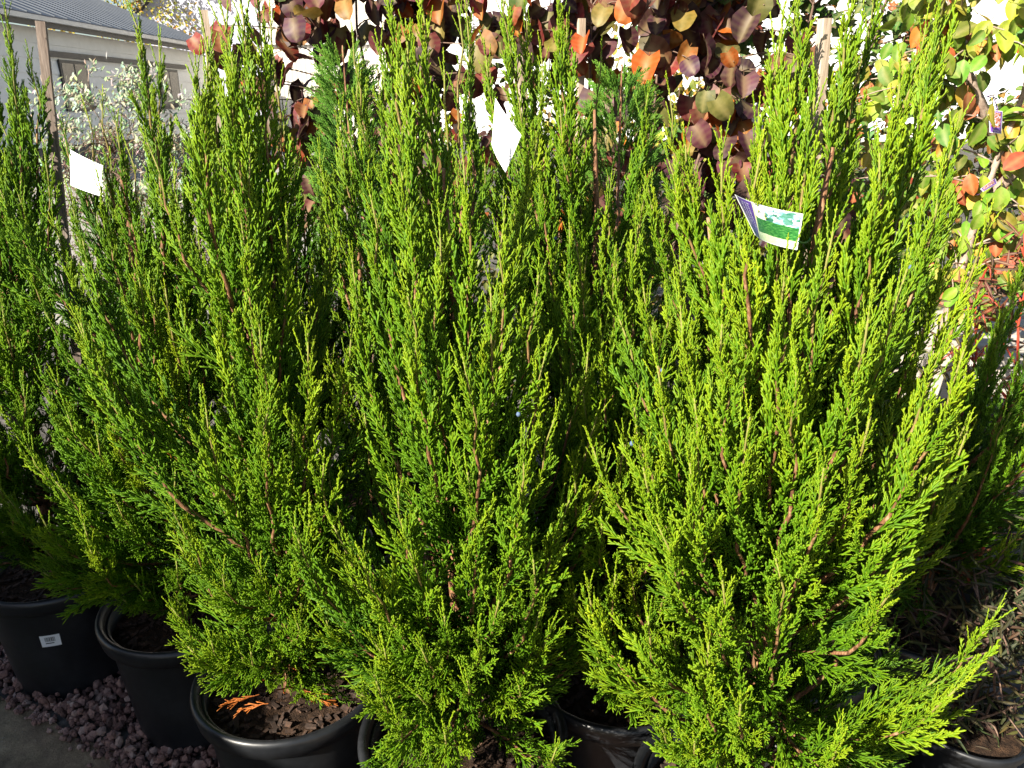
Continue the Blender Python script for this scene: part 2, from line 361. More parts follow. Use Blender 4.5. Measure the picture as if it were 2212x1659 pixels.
def scatter_group(name, meshes):
    """node group that sets the sprays on the points of a foliage mesh"""
    g = bpy.data.node_groups.new(name, 'GeometryNodeTree')
    g.interface.new_socket('Geometry', in_out='INPUT', socket_type='NodeSocketGeometry')
    g.interface.new_socket('Geometry', in_out='OUTPUT', socket_type='NodeSocketGeometry')
    n = g.nodes; l = g.links
    gi = n.new('NodeGroupInput'); go = n.new('NodeGroupOutput'); io = n.new('GeometryNodeInstanceOnPoints')
    gt = n.new('GeometryNodeGeometryToInstance')
    for me in reversed(meshes):
        src = bpy.data.objects.new('spray_source', me)
        oi = n.new('GeometryNodeObjectInfo'); oi.inputs['Object'].default_value = src; oi.inputs['As Instance'].default_value = False
        l.new(oi.outputs['Geometry'], gt.inputs[0])
    def attr(nm, dt):
        a = n.new('GeometryNodeInputNamedAttribute'); a.data_type = dt; a.inputs[0].default_value = nm; return a.outputs[0]
    l.new(gi.outputs[0], io.inputs['Points']); l.new(gt.outputs[0], io.inputs['Instance'])
    io.inputs['Pick Instance'].default_value = True
    l.new(attr('variant', 'INT'), io.inputs['Instance Index'])
    er = n.new('FunctionNodeEulerToRotation'); l.new(attr('turn', 'FLOAT_VECTOR'), er.inputs[0]); l.new(er.outputs[0], io.inputs['Rotation'])
    l.new(attr('size', 'FLOAT'), io.inputs['Scale'])
    l.new(io.outputs[0], go.inputs[0])
    return g
G_JUN = scatter_group('juniper_sprays', JUN); G_THU = scatter_group('thuja_sprays', THU)

def foliage_obj(pts, group, parent, name='foliage'):
    """pts: list of (pos, dir, up, size, variant, tint)"""
    me = bpy.data.meshes.new(name); me.from_pydata([tuple(p[0]) for p in pts], [], [])
    rot = []
    for _, d, up, *_r in pts:
        z = d.normalized(); x = up - z * up.dot(z)
        if x.length < 1e-4: x = z.orthogonal()
        x.normalize(); y = z.cross(x)
        rot += list(Matrix((x, y, z)).transposed().to_euler())
    a = me.attributes.new('turn', 'FLOAT_VECTOR', 'POINT'); a.data.foreach_set('vector', rot)
    a = me.attributes.new('size', 'FLOAT', 'POINT'); a.data.foreach_set('value', [p[3] for p in pts])
    a = me.attributes.new('variant', 'INT', 'POINT'); a.data.foreach_set('value', [p[4] for p in pts])
    a = me.attributes.new('tint', 'FLOAT', 'POINT'); a.data.foreach_set('value', [p[5] for p in pts])
    o = link(name, me, parent); o['kind'] = 'stuff'
    md = o.modifiers.new('sprays', 'NODES'); md.node_group = group
    return o

# ------------------------------------------------------------------ potted junipers
POT_H, RIM_R = 0.365, 0.216
def pot_meshes(R_=RIM_R, Hh=POT_H):
    k = R_ / 0.216; h = Hh / 0.365
    body = MB().lathe([(0.0, 0.0), (0.148 * k, 0.0), (0.156 * k, 0.006), (0.159 * k, 0.02), (0.194 * k, 0.335 * h), (0.194 * k, 0.345 * h),
                       (0.186 * k, 0.345 * h), (0.180 * k, 0.27 * h), (0.150 * k, 0.1 * h)], 56).mesh('pot', M['pot'], True)
    rp = [(0.190, 0.318), (0.203, 0.316), (0.209, 0.319), (0.2135, 0.340), (0.2155, 0.352), (0.214, 0.360), (0.208, 0.3645), (0.201, 0.363), (0.196, 0.356), (0.190, 0.335), (0.186, 0.300)]
    rim = MB().lathe([(a * k, b * h) for a, b in rp], 64).mesh('rim', M['pot'], True)
    mb = MB(); n = 36; rings = 9; q = random.Random(3)
    mb.v.append((0, 0, 0.322 * h)); mb.a.append(0)
    for i in range(1, rings + 1):
        for j in range(n):
            w = 2 * math.pi * j / n; r_ = 0.185 * k * i / rings
            mb.v.append((r_ * math.cos(w), r_ * math.sin(w), (0.315 - 0.008 * (i / rings) ** 3) * h + q.uniform(-.005, .005))); mb.a.append(0)
    for j in range(n): mb.f.append((0, 1 + j, 1 + (j + 1) % n)); mb.mi.append(0)
    for i in range(rings - 1):
        for j in range(n):
            a = 1 + i * n + j; b = 1 + i * n + (j + 1) % n; mb.f.append((a, a + n, b + n, b)); mb.mi.append(0)
    soil = mb.mesh('soil', M['soil'], True)
    ch = MB()
    for _ in range(260):
        w = q.uniform(0, 6.28); r_ = 0.175 * k * math.sqrt(q.random()); s_ = q.uniform(0.004, 0.011)
        rot = Euler((q.uniform(-.5, .5), q.uniform(-.5, .5), q.uniform(0, 6.3))).to_matrix()
        ch.box((r_ * math.cos(w), r_ * math.sin(w), 0.318 * h), (s_ * 2.4, s_, s_ * .5), rot)
    chips = ch.mesh('bark_chips', M['chips'])
    return body, rim, soil, chips
POTM = pot_meshes()
def bez(p0, p1, p2, p3, n):
    out = []
    for i in range(n + 1):
        t = i / n; s = 1 - t
        out.append(p0 * s ** 3 + p1 * 3 * s * s * t + p2 * 3 * s * t * t + p3 * t ** 3)
    return out
UP = Vector((0, 0, 1))
def add_leader(root, base, P0, tip, q, sparse=0.0, tint=0.0, size=1.0, start=0.10, stem=1.0, side=None):
    """one leading branch of a juniper: a woody stem and the plume of sprays it carries (world coordinates in, local out)"""
    P0 = P0 - base; tip = tip - base
    L = (tip - P0).length
    outv = Vector((tip.x - P0.x, tip.y - P0.y, 0)); r_ = outv.length
    P1 = P0 + outv * 0.55 + UP * L * 0.20 + Vector((q.gauss(0, .01), q.gauss(0, .01), 0))
    P2 = tip - UP * L * 0.40 - outv * 0.14 + Vector((q.gauss(0, .018), q.gauss(0, .018), 0))
    n = max(8, int(L / 0.045)); pts = bez(P0, P1, P2, tip, n)
    for i in range(1, n): pts[i] = pts[i] + Vector((q.gauss(0, .004), q.gauss(0, .004), 0))
    len_ = sum((pts[i + 1] - pts[i]).length for i in range(n))
    rad = [(0.0013 + 0.0064 * min(1.3, len_ / 0.8) * (1 - i / n) ** 1.1) * stem for i in range(n + 1)]
    br = MB().tube(pts, rad, 7, att=[i / n for i in range(n + 1)]).build('branch', M['bark'], root, smooth=True, attr='age')
    fp = []; s = start * len_; az = q.uniform(0, 6.28)
    while s < len_:
        t = s / len_; f = t * n; i = min(n - 1, int(f)); p = pts[i].lerp(pts[i + 1], f - i); tan = (pts[i + 1] - pts[i]).normalized()
        rem = len_ - s
        sl = min(0.128, 0.052 + 0.32 * rem) * q.uniform(0.72, 1.18) * size
        if sparse: sl *= 1 - 0.55 * sparse * (0.5 + 0.5 * t)
        ang = (0.30 + 0.36 * min(1, rem / 0.40)) * q.uniform(0.8, 1.2)
        az += 2.399 + q.gauss(0, .35)
        a = tan.orthogonal().normalized(); b = tan.cross(a)
        d = tan * math.cos(ang) + (a * math.cos(az) + b * math.sin(az)) * math.sin(ang)
        d = (d + UP * 0.22).normalized()
        zw = p.z
        if rem < 0.07 or sparse > 0.6 and t > .5: var = q.choice((7, 8))
        elif zw < 0.62 + q.gauss(0, .14) or (t < 0.35 and q.random() < 0.45): var = q.choice((4, 5, 6))
        else: var = q.choice((0, 1, 2, 3))
        # new growth towards the ends of the shoots is yellower
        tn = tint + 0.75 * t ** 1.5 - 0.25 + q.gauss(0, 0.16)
        fp.append((p, d, tan, sl / 0.10, var, tn))
        s += (0.0145 + 0.007 * sparse) * (0.75 + 0.5 * sl / 0.1) * q.uniform(.7, 1.3)
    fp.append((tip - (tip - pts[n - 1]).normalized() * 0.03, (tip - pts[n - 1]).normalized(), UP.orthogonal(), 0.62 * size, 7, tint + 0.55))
    foliage_obj(fp, G_JUN, br)
    return br

GROUP_J = 'potted junipers standing in a block'
def juniper(loc, height, label, tips, n_low=10, n_mid=9, n_up=4, rad=0.30, seed=0, tint=0.0, lean=(0, 0), lowz=0.12, lowr=1.05, midz=0.42):
    q = random.Random(seed); base = Vector((loc[0], loc[1], 0))
    root = tag(empty('potted_juniper', base), label, 'juniper', GROUP_J)
    po = link('pot', POTM[0], root); link('rim', POTM[1], po); link('soil', POTM[2], root); tag(link('bark_chips', POTM[3], root), kind='stuff')
    tz = height * 0.80
    tp = [Vector((lean[0] * (z / tz) ** 1.5 + 0.008 * math.sin(z * 9 + seed), lean[1] * (z / tz) ** 1.5 + 0.008 * math.cos(z * 7 + seed), z)) for z in np.linspace(0.30, tz, 12)]
    MB().tube(tp, [0.016 * (1 - i / 11) ** 0.8 + 0.003 for i in range(12)], 9).build('trunk', M['bark'], root, smooth=True, attr='age')
    def trunk(z):
        f = max(0, min(10.999, (z - 0.30) / (tz - 0.30) * 11)); i = int(f); return tp[i].lerp(tp[i + 1], f - i) + base
    if not tips: tips = [(None, 0, 0)]
    for tpx in tips:
        opt = tpx[3] if len(tpx) > 3 else {}
        if tpx[0] is None: tip = base + Vector((lean[0], lean[1], height))
        else: tip = at(tpx[0], tpx[1], loc[1] + tpx[2])
        Ld = opt.pop('L', q.uniform(0.55, 0.85))
        z0 = max(0.38, min(tz * 0.93, tip.z - Ld))
        P0 = trunk(z0)
        add_leader(root, base, P0, tip, q, tint=tint + opt.pop('tint', 0.1), **opt)
    def ring(n, zlo, zhi, llo, lhi, rlo, rhi, sz):
        a0 = q.uniform(0, 6.28)
        for k in range(n):
            a = a0 + 2.399 * k + q.gauss(0, .25); z0 = q.uniform(zlo, zhi); L = q.uniform(llo, lhi); r_ = q.uniform(rlo, rhi)
            P0 = trunk(z0); tip = Vector((P0.x + r_ * math.cos(a), P0.y + r_ * math.sin(a), z0 + L))
            add_leader(root, base, P0, tip, q, tint=tint + q.gauss(0, .2), size=sz * q.uniform(.85, 1.1), sparse=max(0, q.gauss(0, .2)))
    ring(n_low, 0.36, 0.50, lowz, 0.40, rad * .70, rad * lowr, 1.0)
    ring(n_mid, midz, max(midz + .1, height * 0.46), 0.34, 0.58, rad * .60, rad * 1.05, 1.05)
    ring(n_up, height * 0.46, height * 0.64, 0.35, 0.55, rad * .35, rad * .70, 0.95)
    return root

def tip(x, y, dy=0.0, **o): return (x, y, dy, o)
JA = juniper(POTS[0], 1.85, 'juniper beside the grey wooden stake, its pot bearing a small barcode sticker',
    [tip(12, 20, -.02, L=.7, sparse=.4), tip(62, 118, 0, L=.6, sparse=.3), tip(28, 150, -.08, L=.6, sparse=.2), tip(-40, 60, 0), tip(-10, 330, -.12, L=.5), tip(96, 330, -.1, L=.5), tip(40, 420, -.2, L=.5),
     tip(-60, 520, -.2, L=.5), tip(70, 560, -.24, L=.45), tip(5, 660, -.27, L=.45), tip(110, 640, -.2, L=.5, sparse=.5), tip(-30, 900, -.3, L=.35), tip(50, 830, -.28, L=.4), tip(60, 1190, -.2, L=.15), tip(10, 1150, -.22, L=.15), tip(120, 1200, -.16, L=.15), tip(-10, 1060, -.25, L=.25)],
    n_low=22, n_mid=15, n_up=5, seed=1, lowz=0.08, lowr=1.1, tint=-0.12)
JB = juniper(POTS[1], 1.8, 'juniper in the second pot along, beside the pot with the barcode sticker',
    [tip(283, 22, 0, L=.95, sparse=.35), tip(344, 88, .06, L=.85, sparse=.35), tip(185, 235, .08, L=.5, sparse=.9, tint=.4), tip(222, 215, .1, L=.5, sparse=.9, tint=.4), tip(272, 310, .1, L=.5, sparse=.9, tint=.4), tip(240, 350, .03, L=.55, sparse=.4),
     tip(215, 395, -.02, L=.6), tip(300, 480, -.08, L=.6), tip(380, 420, -.05, L=.6), tip(357, 622, -.24, L=.55, sparse=.55, tint=.75, size=.8), tip(240, 890, -.26, L=.35, sparse=.4, tint=.6), tip(430, 520, -.1, L=.6),
     tip(300, 600, -.2, L=.5), tip(180, 700, -.2, L=.5), tip(480, 840, -.2, L=.4), tip(400, 700, -.2, L=.5), tip(120, 820, -.15, L=.45), tip(60, 960, -.12, L=.38), tip(20, 1080, -.1, L=.3), tip(120, 1040, -.2, L=.3), tip(180, 1130, -.24, L=.25), tip(90, 1180, -.14, L=.2), tip(250, 1080, -.27, L=.28), tip(210, 940, -.22, L=.38), tip(215, 1240, -.2, L=.14), tip(290, 1260, -.2, L=.14), tip(330, 1290, -.16, L=.12), tip(260, 1290, -.2, L=.1)],
    n_low=20, n_mid=14, n_up=4, seed=2, lowz=0.10, lowr=0.98, tint=0.0)
JC = juniper(POTS[2], 1.85, 'juniper with orange dead sprays low down over its black pot',
    [tip(425, 150, .05, L=.7), tip(440, 60, .1, L=.8, sparse=.2), tip(520, -10, 0, L=.9), tip(560, 10, .02, L=.8), tip(480, 20, .05, L=.8), tip(500, 120, -.05, L=.7), tip(585, 42, .1, L=1.0, sparse=.75),
     tip(540, 330, -.1, L=.6), tip(520, 470, -.15, L=.6), tip(600, 300, .05, L=.6, sparse=.5), tip(470, 330, -.03, L=.6), tip(620, 480, -.1, L=.6), tip(665, 720, -.22, L=.6, tint=.3), tip(560, 700, -.2, L=.5),
     tip(580, 880, -.24, L=.45), tip(700, 1000, -.2, L=.4), tip(470, 640, -.1, L=.6), tip(640, 1180, -.25, L=.3), tip(560, 1230, -.25, L=.25), tip(700, 1240, -.2, L=.25), tip(480, 1240, -.2, L=.2), tip(640, 1340, -.25, L=.18), tip(520, 1410, -.2, L=.12), tip(600, 1440, -.2, L=.1), tip(470, 1390, -.14, L=.12), tip(690, 1400, -.17, L=.12), tip(650, 1470, -.21, L=.08), tip(730, 1440, -.1, L=.1)],
    n_low=20, n_mid=13, n_up=4, seed=3, lowz=0.08, lowr=1.0, tint=0.08)
JD = juniper(POTS[3], 1.85, 'bushy juniper between the pot of dead sprays and the picture-tagged tree',
    [tip(845, -20, .05, L=.9, sparse=.2), tip(905, -20, 0, L=.9), tip(820, 110, .08, L=.8, sparse=.2), tip(990, 20, .1, L=.8, sparse=.75), tip(960, 150, .08, L=.7, sparse=.6), tip(880, 90, -.03, L=.8), 
     tip(860, 330, -.08, L=.65), tip(1000, 330, -.05, L=.6), tip(800, 420, .0, L=.6), tip(1090, 470, -.1, L=.65, tint=.2), tip(950, 480, -.15, L=.6), tip(760, 560, .0, L=.6), tip(1060, 620, -.18, L=.6), tip(880, 640, -.18, L=.6),
     tip(1180, 760, -.15, L=.5), tip(1000, 770, -.22, L=.5), tip(860, 1060, -.2, L=.4), tip(1130, 960, -.24, L=.5), tip(1010, 1020, -.22, L=.5), tip(1230, 1080, -.18, L=.5), tip(880, 1180, -.22, L=.35), tip(760, 1250, -.1, L=.3), tip(700, 1330, -.12, L=.25), tip(830, 1400, -.2, L=.2), tip(960, 1330, -.24, L=.25), tip(1080, 1290, -.25, L=.25), tip(1190, 1360, -.2, L=.22), tip(1010, 1470, -.26, L=.15), tip(900, 1500, -.24, L=.15), tip(1120, 1480, -.24, L=.15), tip(860, 1560, -.3, L=.1), tip(960, 1580, -.32, L=.1), tip(780, 1500, -.22, L=.12), tip(1270, 760, 0, L=.5), tip(1290, 900, -.06, L=.45, tint=.2), tip(1310, 1010, -.1, L=.35), tip(1200, 900, -.15, L=.45), tip(1030, 1380, -.3, L=.2), tip(910, 1400, -.28, L=.2)],
    n_low=22, n_mid=13, n_up=4, seed=4, lowz=0.04, lowr=1.0, tint=0.05)
JE = juniper(POTS[4], 1.9, 'tall juniper holding the picture tag on its wooden stake',
    [tip(1720, -30, .05, L=.9), tip(1690, 60, .05, L=.8), tip(1850, -30, .05, L=.9), tip(1890, -10, .1, L=.8), tip(2045, -40, .06, L=.8), tip(2000, 60, .1, L=.7), tip(1945, 165, 0, L=.8, tint=.2), tip(1640, 250, .06, L=.7), tip(1760, 210, -.05, L=.7),
     tip(1560, 325, .0, L=.7, tint=.2), tip(1680, 400, -.05, L=.6), tip(1900, 330, -.05, L=.6), tip(2060, 300, .03, L=.6), tip(2135, 480, -.02, L=.6, sparse=.3, tint=.5), tip(2060, 560, -.03, L=.6, tint=.2), tip(1800, 500, -.15, L=.6, tint=.2),
     tip(1700, 560, -.15, L=.6), tip(1600, 530, -.08, L=.6), tip(1960, 580, -.15, L=.6), tip(1880, 660, -.2, L=.5), tip(1560, 700, -.15, L=.5), tip(1720, 780, -.2, L=.5), tip(2030, 760, -.12, L=.55, tint=.2), tip(1880, 900, -.22, L=.4, sparse=.4, tint=.3),
     tip(1620, 900, -.2, L=.45), tip(2090, 930, -.12, L=.45, tint=.2), tip(1500, 860, -.12, L=.45), tip(1780, 1010, -.25, L=.4), tip(2000, 1030, -.2, L=.4), tip(2145, 1340, -.15, L=.35), tip(2075, 1480, -.25, L=.3, tint=.3), tip(1420, 1130, -.2, L=.35), tip(1560, 1250, -.25, L=.35), tip(1400, 1330, -.2, L=.3), tip(1930, 1270, -.27, L=.3), tip(1820, 1600, -.32, L=.2), tip(1600, 1520, -.32, L=.2), tip(1500, 1600, -.28, L=.2), tip(1470, 660, -.03, L=.6), tip(1420, 790, -.08, L=.5, tint=.2), tip(1370, 880, -.08, L=.45), tip(1490, 1000, -.2, L=.4), tip(1390, 1010, -.15, L=.35)],
    n_low=18, n_mid=10, n_up=3, rad=0.31, seed=5, tint=0.12)
JF = juniper((-0.98, 2.22), 1.5, 'low juniper behind the two pots nearest the barcode sticker', [tip(330, 380, 0, L=.6), tip(210, 480, 0), tip(400, 330, 0, L=.6), tip(150, 420, 0)], n_low=0, n_mid=10, n_up=6, seed=6, midz=0.58, tint=-.05)
JG = juniper((-0.62, 2.00), 1.6, 'juniper behind the pot of dead sprays, beside the pale stake', [tip(640, 330, 0, L=.7), tip(560, 250, 0, L=.7), tip(520, 300, 0, L=.7), tip(690, 420, 0)], n_low=0, n_mid=11, n_up=7, seed=7, midz=0.58)
JH = juniper((-0.20, 1.80), 1.65, 'juniper standing close in front of the slender thuja', [tip(762, 78, .03, L=.9, sparse=.6), tip(775, 150, 0, L=.8, sparse=.5), tip(735, 250, 0, L=.7), tip(690, 330, .05), tip(820, 370, 0), tip(900, 400, 0)], n_low=0, n_mid=11, n_up=6, seed=8, midz=0.58, tint=.05)
JI = juniper((0.20, 1.95), 1.95, 'tall juniper carrying the plain white card tag', [tip(1090, -30, 0, L=.9), tip(1135, 20, .05, L=.8, sparse=.3), tip(1205, -40, 0, L=.9), tip(1170, 120, 0, L=.7), tip(1050, 120, .05, L=.7), tip(1225, 60, .05, L=.8),
     tip(1010, 240, 0, L=.6), tip(1120, 210, -.05, L=.6), tip(1160, 320, -.1, L=.6), tip(1300, 110, .1, L=.8, sparse=.7), tip(1260, 330, 0, L=.6), tip(1320, 400, -.05, L=.6, tint=.2), tip(1380, 420, 0, L=.6), tip(1110, 440, -.1), tip(1330, 560, -.1), tip(1230, 480, -.1)],
    n_low=0, n_mid=10, n_up=5, seed=9, midz=0.58, tint=.03)
JJ = juniper((0.66, 1.58), 1.55, 'shorter juniper between the white card tree and the picture-tagged tree', [tip(1445, 190, .05, L=.8, sparse=.6, tint=.2), tip(1480, 300, 0, L=.7, tint=.2), tip(1440, 330, 0, L=.6), tip(1400, 400, 0), tip(1510, 420, 0), tip(1560, 480, -.05), tip(1470, 560, -.1), tip(1390, 620, -.1)], n_low=4, n_mid=14, n_up=5, seed=1, lowz=0.20, lowr=0.850, tint=.1)
JM = juniper((0.24, 1.49), 1.35, 'bushy juniper in front of the tall tree with the white card', [tip(1230, 690, -.05, L=.5), tip(1330, 560, 0, L=.6), tip(1300, 720, -.15, L=.5), tip(1490, 740, -.1, L=.5), tip(1160, 860, -.18, L=.5), tip(1400, 840, -.2, L=.5), tip(1440, 640, -.05, L=.5), tip(1260, 850, -.22, L=.45),
     tip(1350, 960, -.28, L=.4), tip(1480, 930, -.22, L=.4), tip(1240, 1010, -.3, L=.4), tip(1420, 1100, -.3, L=.35), tip(1300, 1130, -.33, L=.3), tip(1330, 1240, -.35, L=.28), tip(1240, 1280, -.33, L=.25), tip(1440, 1270, -.34, L=.25), tip(1290, 1420, -.36, L=.2), tip(1390, 1460, -.36, L=.18), tip(1180, 1200, -.28, L=.3), tip(1200, 560, .05, L=.6), tip(1380, 480, .05, L=.6)],
    n_low=12, n_mid=11, n_up=4, seed=12, tint=.08)
JK = juniper((1.04, 1.70), 1.25, 'low dark juniper beside the red-stemmed shrub', [tip(2190, 640, 0, L=.6), tip(2150, 720, 0), tip(2215, 760, 0), tip(2100, 700, 0)], n_low=8, n_mid=12, n_up=3, seed=11, tint=-.15)

# dead sprays and berries
for (x, y, Y) in ((560, 1500, 1.30), (600, 1490, 1.28), (580, 1520, 1.27), (640, 1480, 1.27), (540, 1470, 1.33), (610, 1440, 1.30)):
    p = at(x, y, Y); o = link('dead_spray', DEAD[rng.randrange(2)], JC, p - Vector((*POTS[2], 0)))
    o.rotation_euler = (rng.uniform(1.6, 2.4), rng.uniform(-.6, .6), rng.uniform(0, 6.3)); s = rng.uniform(1.0, 1.35); o.scale = (s, s, s)
for (x, y, Y) in ((370, 990, 1.52), (385, 1010, 1.52), (440, 1020, 1.5)):
    p = at(x, y, Y); o = link('dead_spray', DEAD[rng.randrange(2)], JB, p - Vector((*POTS[1], 0)))
    o.rotation_euler = (rng.uniform(-.3, .3), rng.uniform(-.3, .3), rng.uniform(0, 6.3)); o.scale = (.55, .55, .55)

bm = MB().lathe([(0, -.0035), (.0022, -.003), (.0036, 0), (.0024, .003), (0, .0036)], 8).mesh('berry', M['berry'], True)
for tr_, bx, by, Y in ((JE, 1968, 578, .98), (JE, 1365, 958, 1.0), (JI, 1200, 515, 1.55), (JM, 1430, 800, 1.25), (JD, 1120, 895, 1.05)):
    link('berry', bm, tr_, at(bx, by, Y) - tr_.location)

# barcode sticker on the first pot, following the pot wall
def sticker():
    mb = MB(); mk = MB(); z0, z1 = 0.205, 0.243
    def P(a, z, off): r_ = 0.1585 + (z - 0.02) * (0.194 - 0.159) / 0.315 + 0.0006 + off; return (r_ * math.cos(a), r_ * math.sin(a), z)
    a0, a1 = R(-82), R(-67); n = 6
    for i in range(n + 1):
        a = a0 + (a1 - a0) * i / n; mb.v += [P(a, z0, 0.001), P(a, z1, 0.001)]; mb.a += [0, 0]
        if i: b = 2 * i - 2; mb.f.append((b, b + 2, b + 3, b + 1)); mb.mi.append(0)
    q = random.Random(4); a = a0 + R(3.5)
    while a < a1 - R(4):
        w = R(q.choice((.25, .4, .6))); mk.add([P(a, z0 + .017, .0016), P(a + w, z0 + .017, .0016), P(a + w, z1 - .006, .0016), P(a, z1 - .006, .0016)], [(0, 1, 2, 3)]); a += w + R(q.choice((.3, .45)))
    mk.add([P(a0 + R(3.5), z0 + .010, .0016), P(a1 - R(5), z0 + .010, .0016), P(a1 - R(5), z0 + .013, .0016), P(a0 + R(3.5), z0 + .013, .0016)], [(0, 1, 2, 3)])
    potA = [c for c in JA.children if c.name.startswith('pot')][0]
    s = mb.build('barcode_sticker', M['card'], potA); mk.v = [v for v in mk.v]
    s2 = mk.build('barcode_print', M['print_dark'], JA)
    return s
sticker()

# ------------------------------------------------------------------ stakes
def stake(bx, by, topx, topy, Y, w, t, mat, label, zb=0.30, round_=False):
    tp = at(topx, topy, Y); o = tag(empty('wooden_stake' if not round_ else 'cane_stake', (bx, by, zb)), label, 'stake')
    v = tp - Vector((bx, by, zb)); mb = MB()
    if round_: mb.tube([Vector(), v], [w, w * .9], 8)
    else:
        d = v.normalized(); x = d.orthogonal().normalized(); x = (Vector((1, .35, 0)) - d * d.dot(Vector((1, .35, 0)))).normalized(); y = d.cross(x); n = 10; vs_ = []
        for i in range(n + 1):
            c = v * (i / n)
            for a, b in ((-1, -1), (1, -1), (1, 1), (-1, 1)): vs_.append(c + x * a * w / 2 * rng.uniform(.94, 1.04) + y * b * t / 2 * rng.uniform(.94, 1.04))
        fs_ = [(i * 4 + k, i * 4 + (k + 1) % 4, i * 4 + 4 + (k + 1) % 4, i * 4 + 4 + k) for i in range(n) for k in range(4)] + [(3, 2, 1, 0), (n * 4, n * 4 + 1, n * 4 + 2, n * 4 + 3)]
        mb.add(vs_, fs_)
    mb.build('shaft', mat, o); return o
stake(-1.20, 1.98, 88, 46, 1.98, 0.020, 0.020, M['grey_stake'], 'grey weathered square stake in the pot with the barcode sticker')
stake(-0.70, 2.02, 440, 22, 1.98, 0.018, 0.018, M['stake'], 'pale wooden stake behind the juniper with dead sprays')
stake(0.50, 1.20, 1782, 40, 1.20, 0.014, 0.014, M['stake'], 'pale wooden stake tied to the picture-tagged juniper')
stake(0.19, 2.03, 1118, 120, 2.03, 0.018, 0.018, M['stake'], 'pale wooden stake behind the plain white card tag')
stake(-0.24, 1.88, 868, 140, 1.88, 0.016, 0.016, M['stake'], 'wooden stake in the juniper standing before the thuja')

# ------------------------------------------------------------------ tags
def card(corners, bend=0.0, n=10, th=0.0008):
    """curved sheet from four corners TL, TR, BR, BL; returns the mesh builder and its surface function"""
    TL, TR, BR, BL = [Vector(c) for c in corners]
    nm = (TR - TL).cross(BL - TL).normalized()
    if nm.y > 0: nm = -nm
    def S(u, v, off=0.0):
        p = TL.lerp(TR, u).lerp(BL.lerp(BR, u), v); return p + nm * (bend * (4 * u * (1 - u)) + off)
    mb = MB(); uv = []
    for side, off in ((0, 0), (1, -th)):
        for i in range(n + 1):
            for j in range(n + 1): mb.v.append(tuple(S(i / n, j / n, off))); mb.a.append(0); uv.append((i / n, j / n))
    m = (n + 1) ** 2
    for i in range(n):
        for j in range(n):
            a = i * (n + 1) + j; mb.f.append((a, a + 1, a + n + 2, a + n + 1)); mb.mi.append(0)
            mb.f.append((m + a, m + a + n + 1, m + a + n + 2, m + a + 1)); mb.mi.append(0)
    edge = [i * (n + 1) for i in range(n + 1)] + [n * (n + 1) + j for j in range(1, n + 1)] + [i * (n + 1) + n for i in range(n - 1, -1, -1)] + [j for j in range(n - 1, 0, -1)]
    for k in range(len(edge)): a, b = edge[k], edge[(k + 1) % len(edge)]; mb.f.append((a, b, m + b, m + a)); mb.mi.append(0)
    return mb, S, uv, nm
def card_obj(mb, uv, mat, parent, name='card'):
    o = mb.build(name, mat, parent, smooth=False); me = o.data; l = me.uv_layers.new(name='UVMap')
    for lp in me.loops: l.data[lp.index].uv = uv[lp.vertex_index]
    return o
def tie(parent, p0, p1, mat, rad=0.012):
    m = (p0 + p1) / 2; pts = bez(p0, p0.lerp(p1, .3) + Vector((0, -.01, -.006)), p0.lerp(p1, .7) + Vector((0, -.01, -.006)), p1, 8)
    for k in range(13): pts.append(p1 + Vector((rad * math.sin(k / 12 * 6.283), rad * (1 - math.cos(k / 12 * 6.283)), 0.001 * k)))
    MB().tube(pts, [0.0014] * len(pts), 6).build('tie', mat, parent, smooth=True)
def plain_tag(c, depth, bend, label, tiep, tiem=None):
    cs = [at(x, y, depth + d) for x, y, d in c]; mb, S, uv, nm = card(cs, bend)
    o = tag(empty('plant_tag', (0, 0, 0)), label, 'tag'); card_obj(mb, uv, M['card'], o)
    tie(o, S(tiep[0], tiep[1]), at(*tiep[2]), tiem or M['tie']); return o
plain_tag([(150, 322, .02), (223, 358, -.02), (222, 425, -.03), (153, 400, .01)], 1.74, 0.006, 'blank white card tag hung on the grey stake', (0, 0, (140, 330, 1.97)))
plain_tag([(1070, 212, .03), (1126, 292, -.03), (1092, 372, -.03), (1062, 312, .02)], 1.60, 0.004, 'blank white diamond-shaped card tag high in the tall juniper', (.05, .5, (1112, 300, 2.02)))
plain_tag([(418, 232, 0), (446, 238, .05), (447, 264, .05), (436, 266, .0)], 1.90, 0.004, 'small white tag on the pale stake behind the dead sprays juniper', (.5, .1, (462, 235, 1.985)))

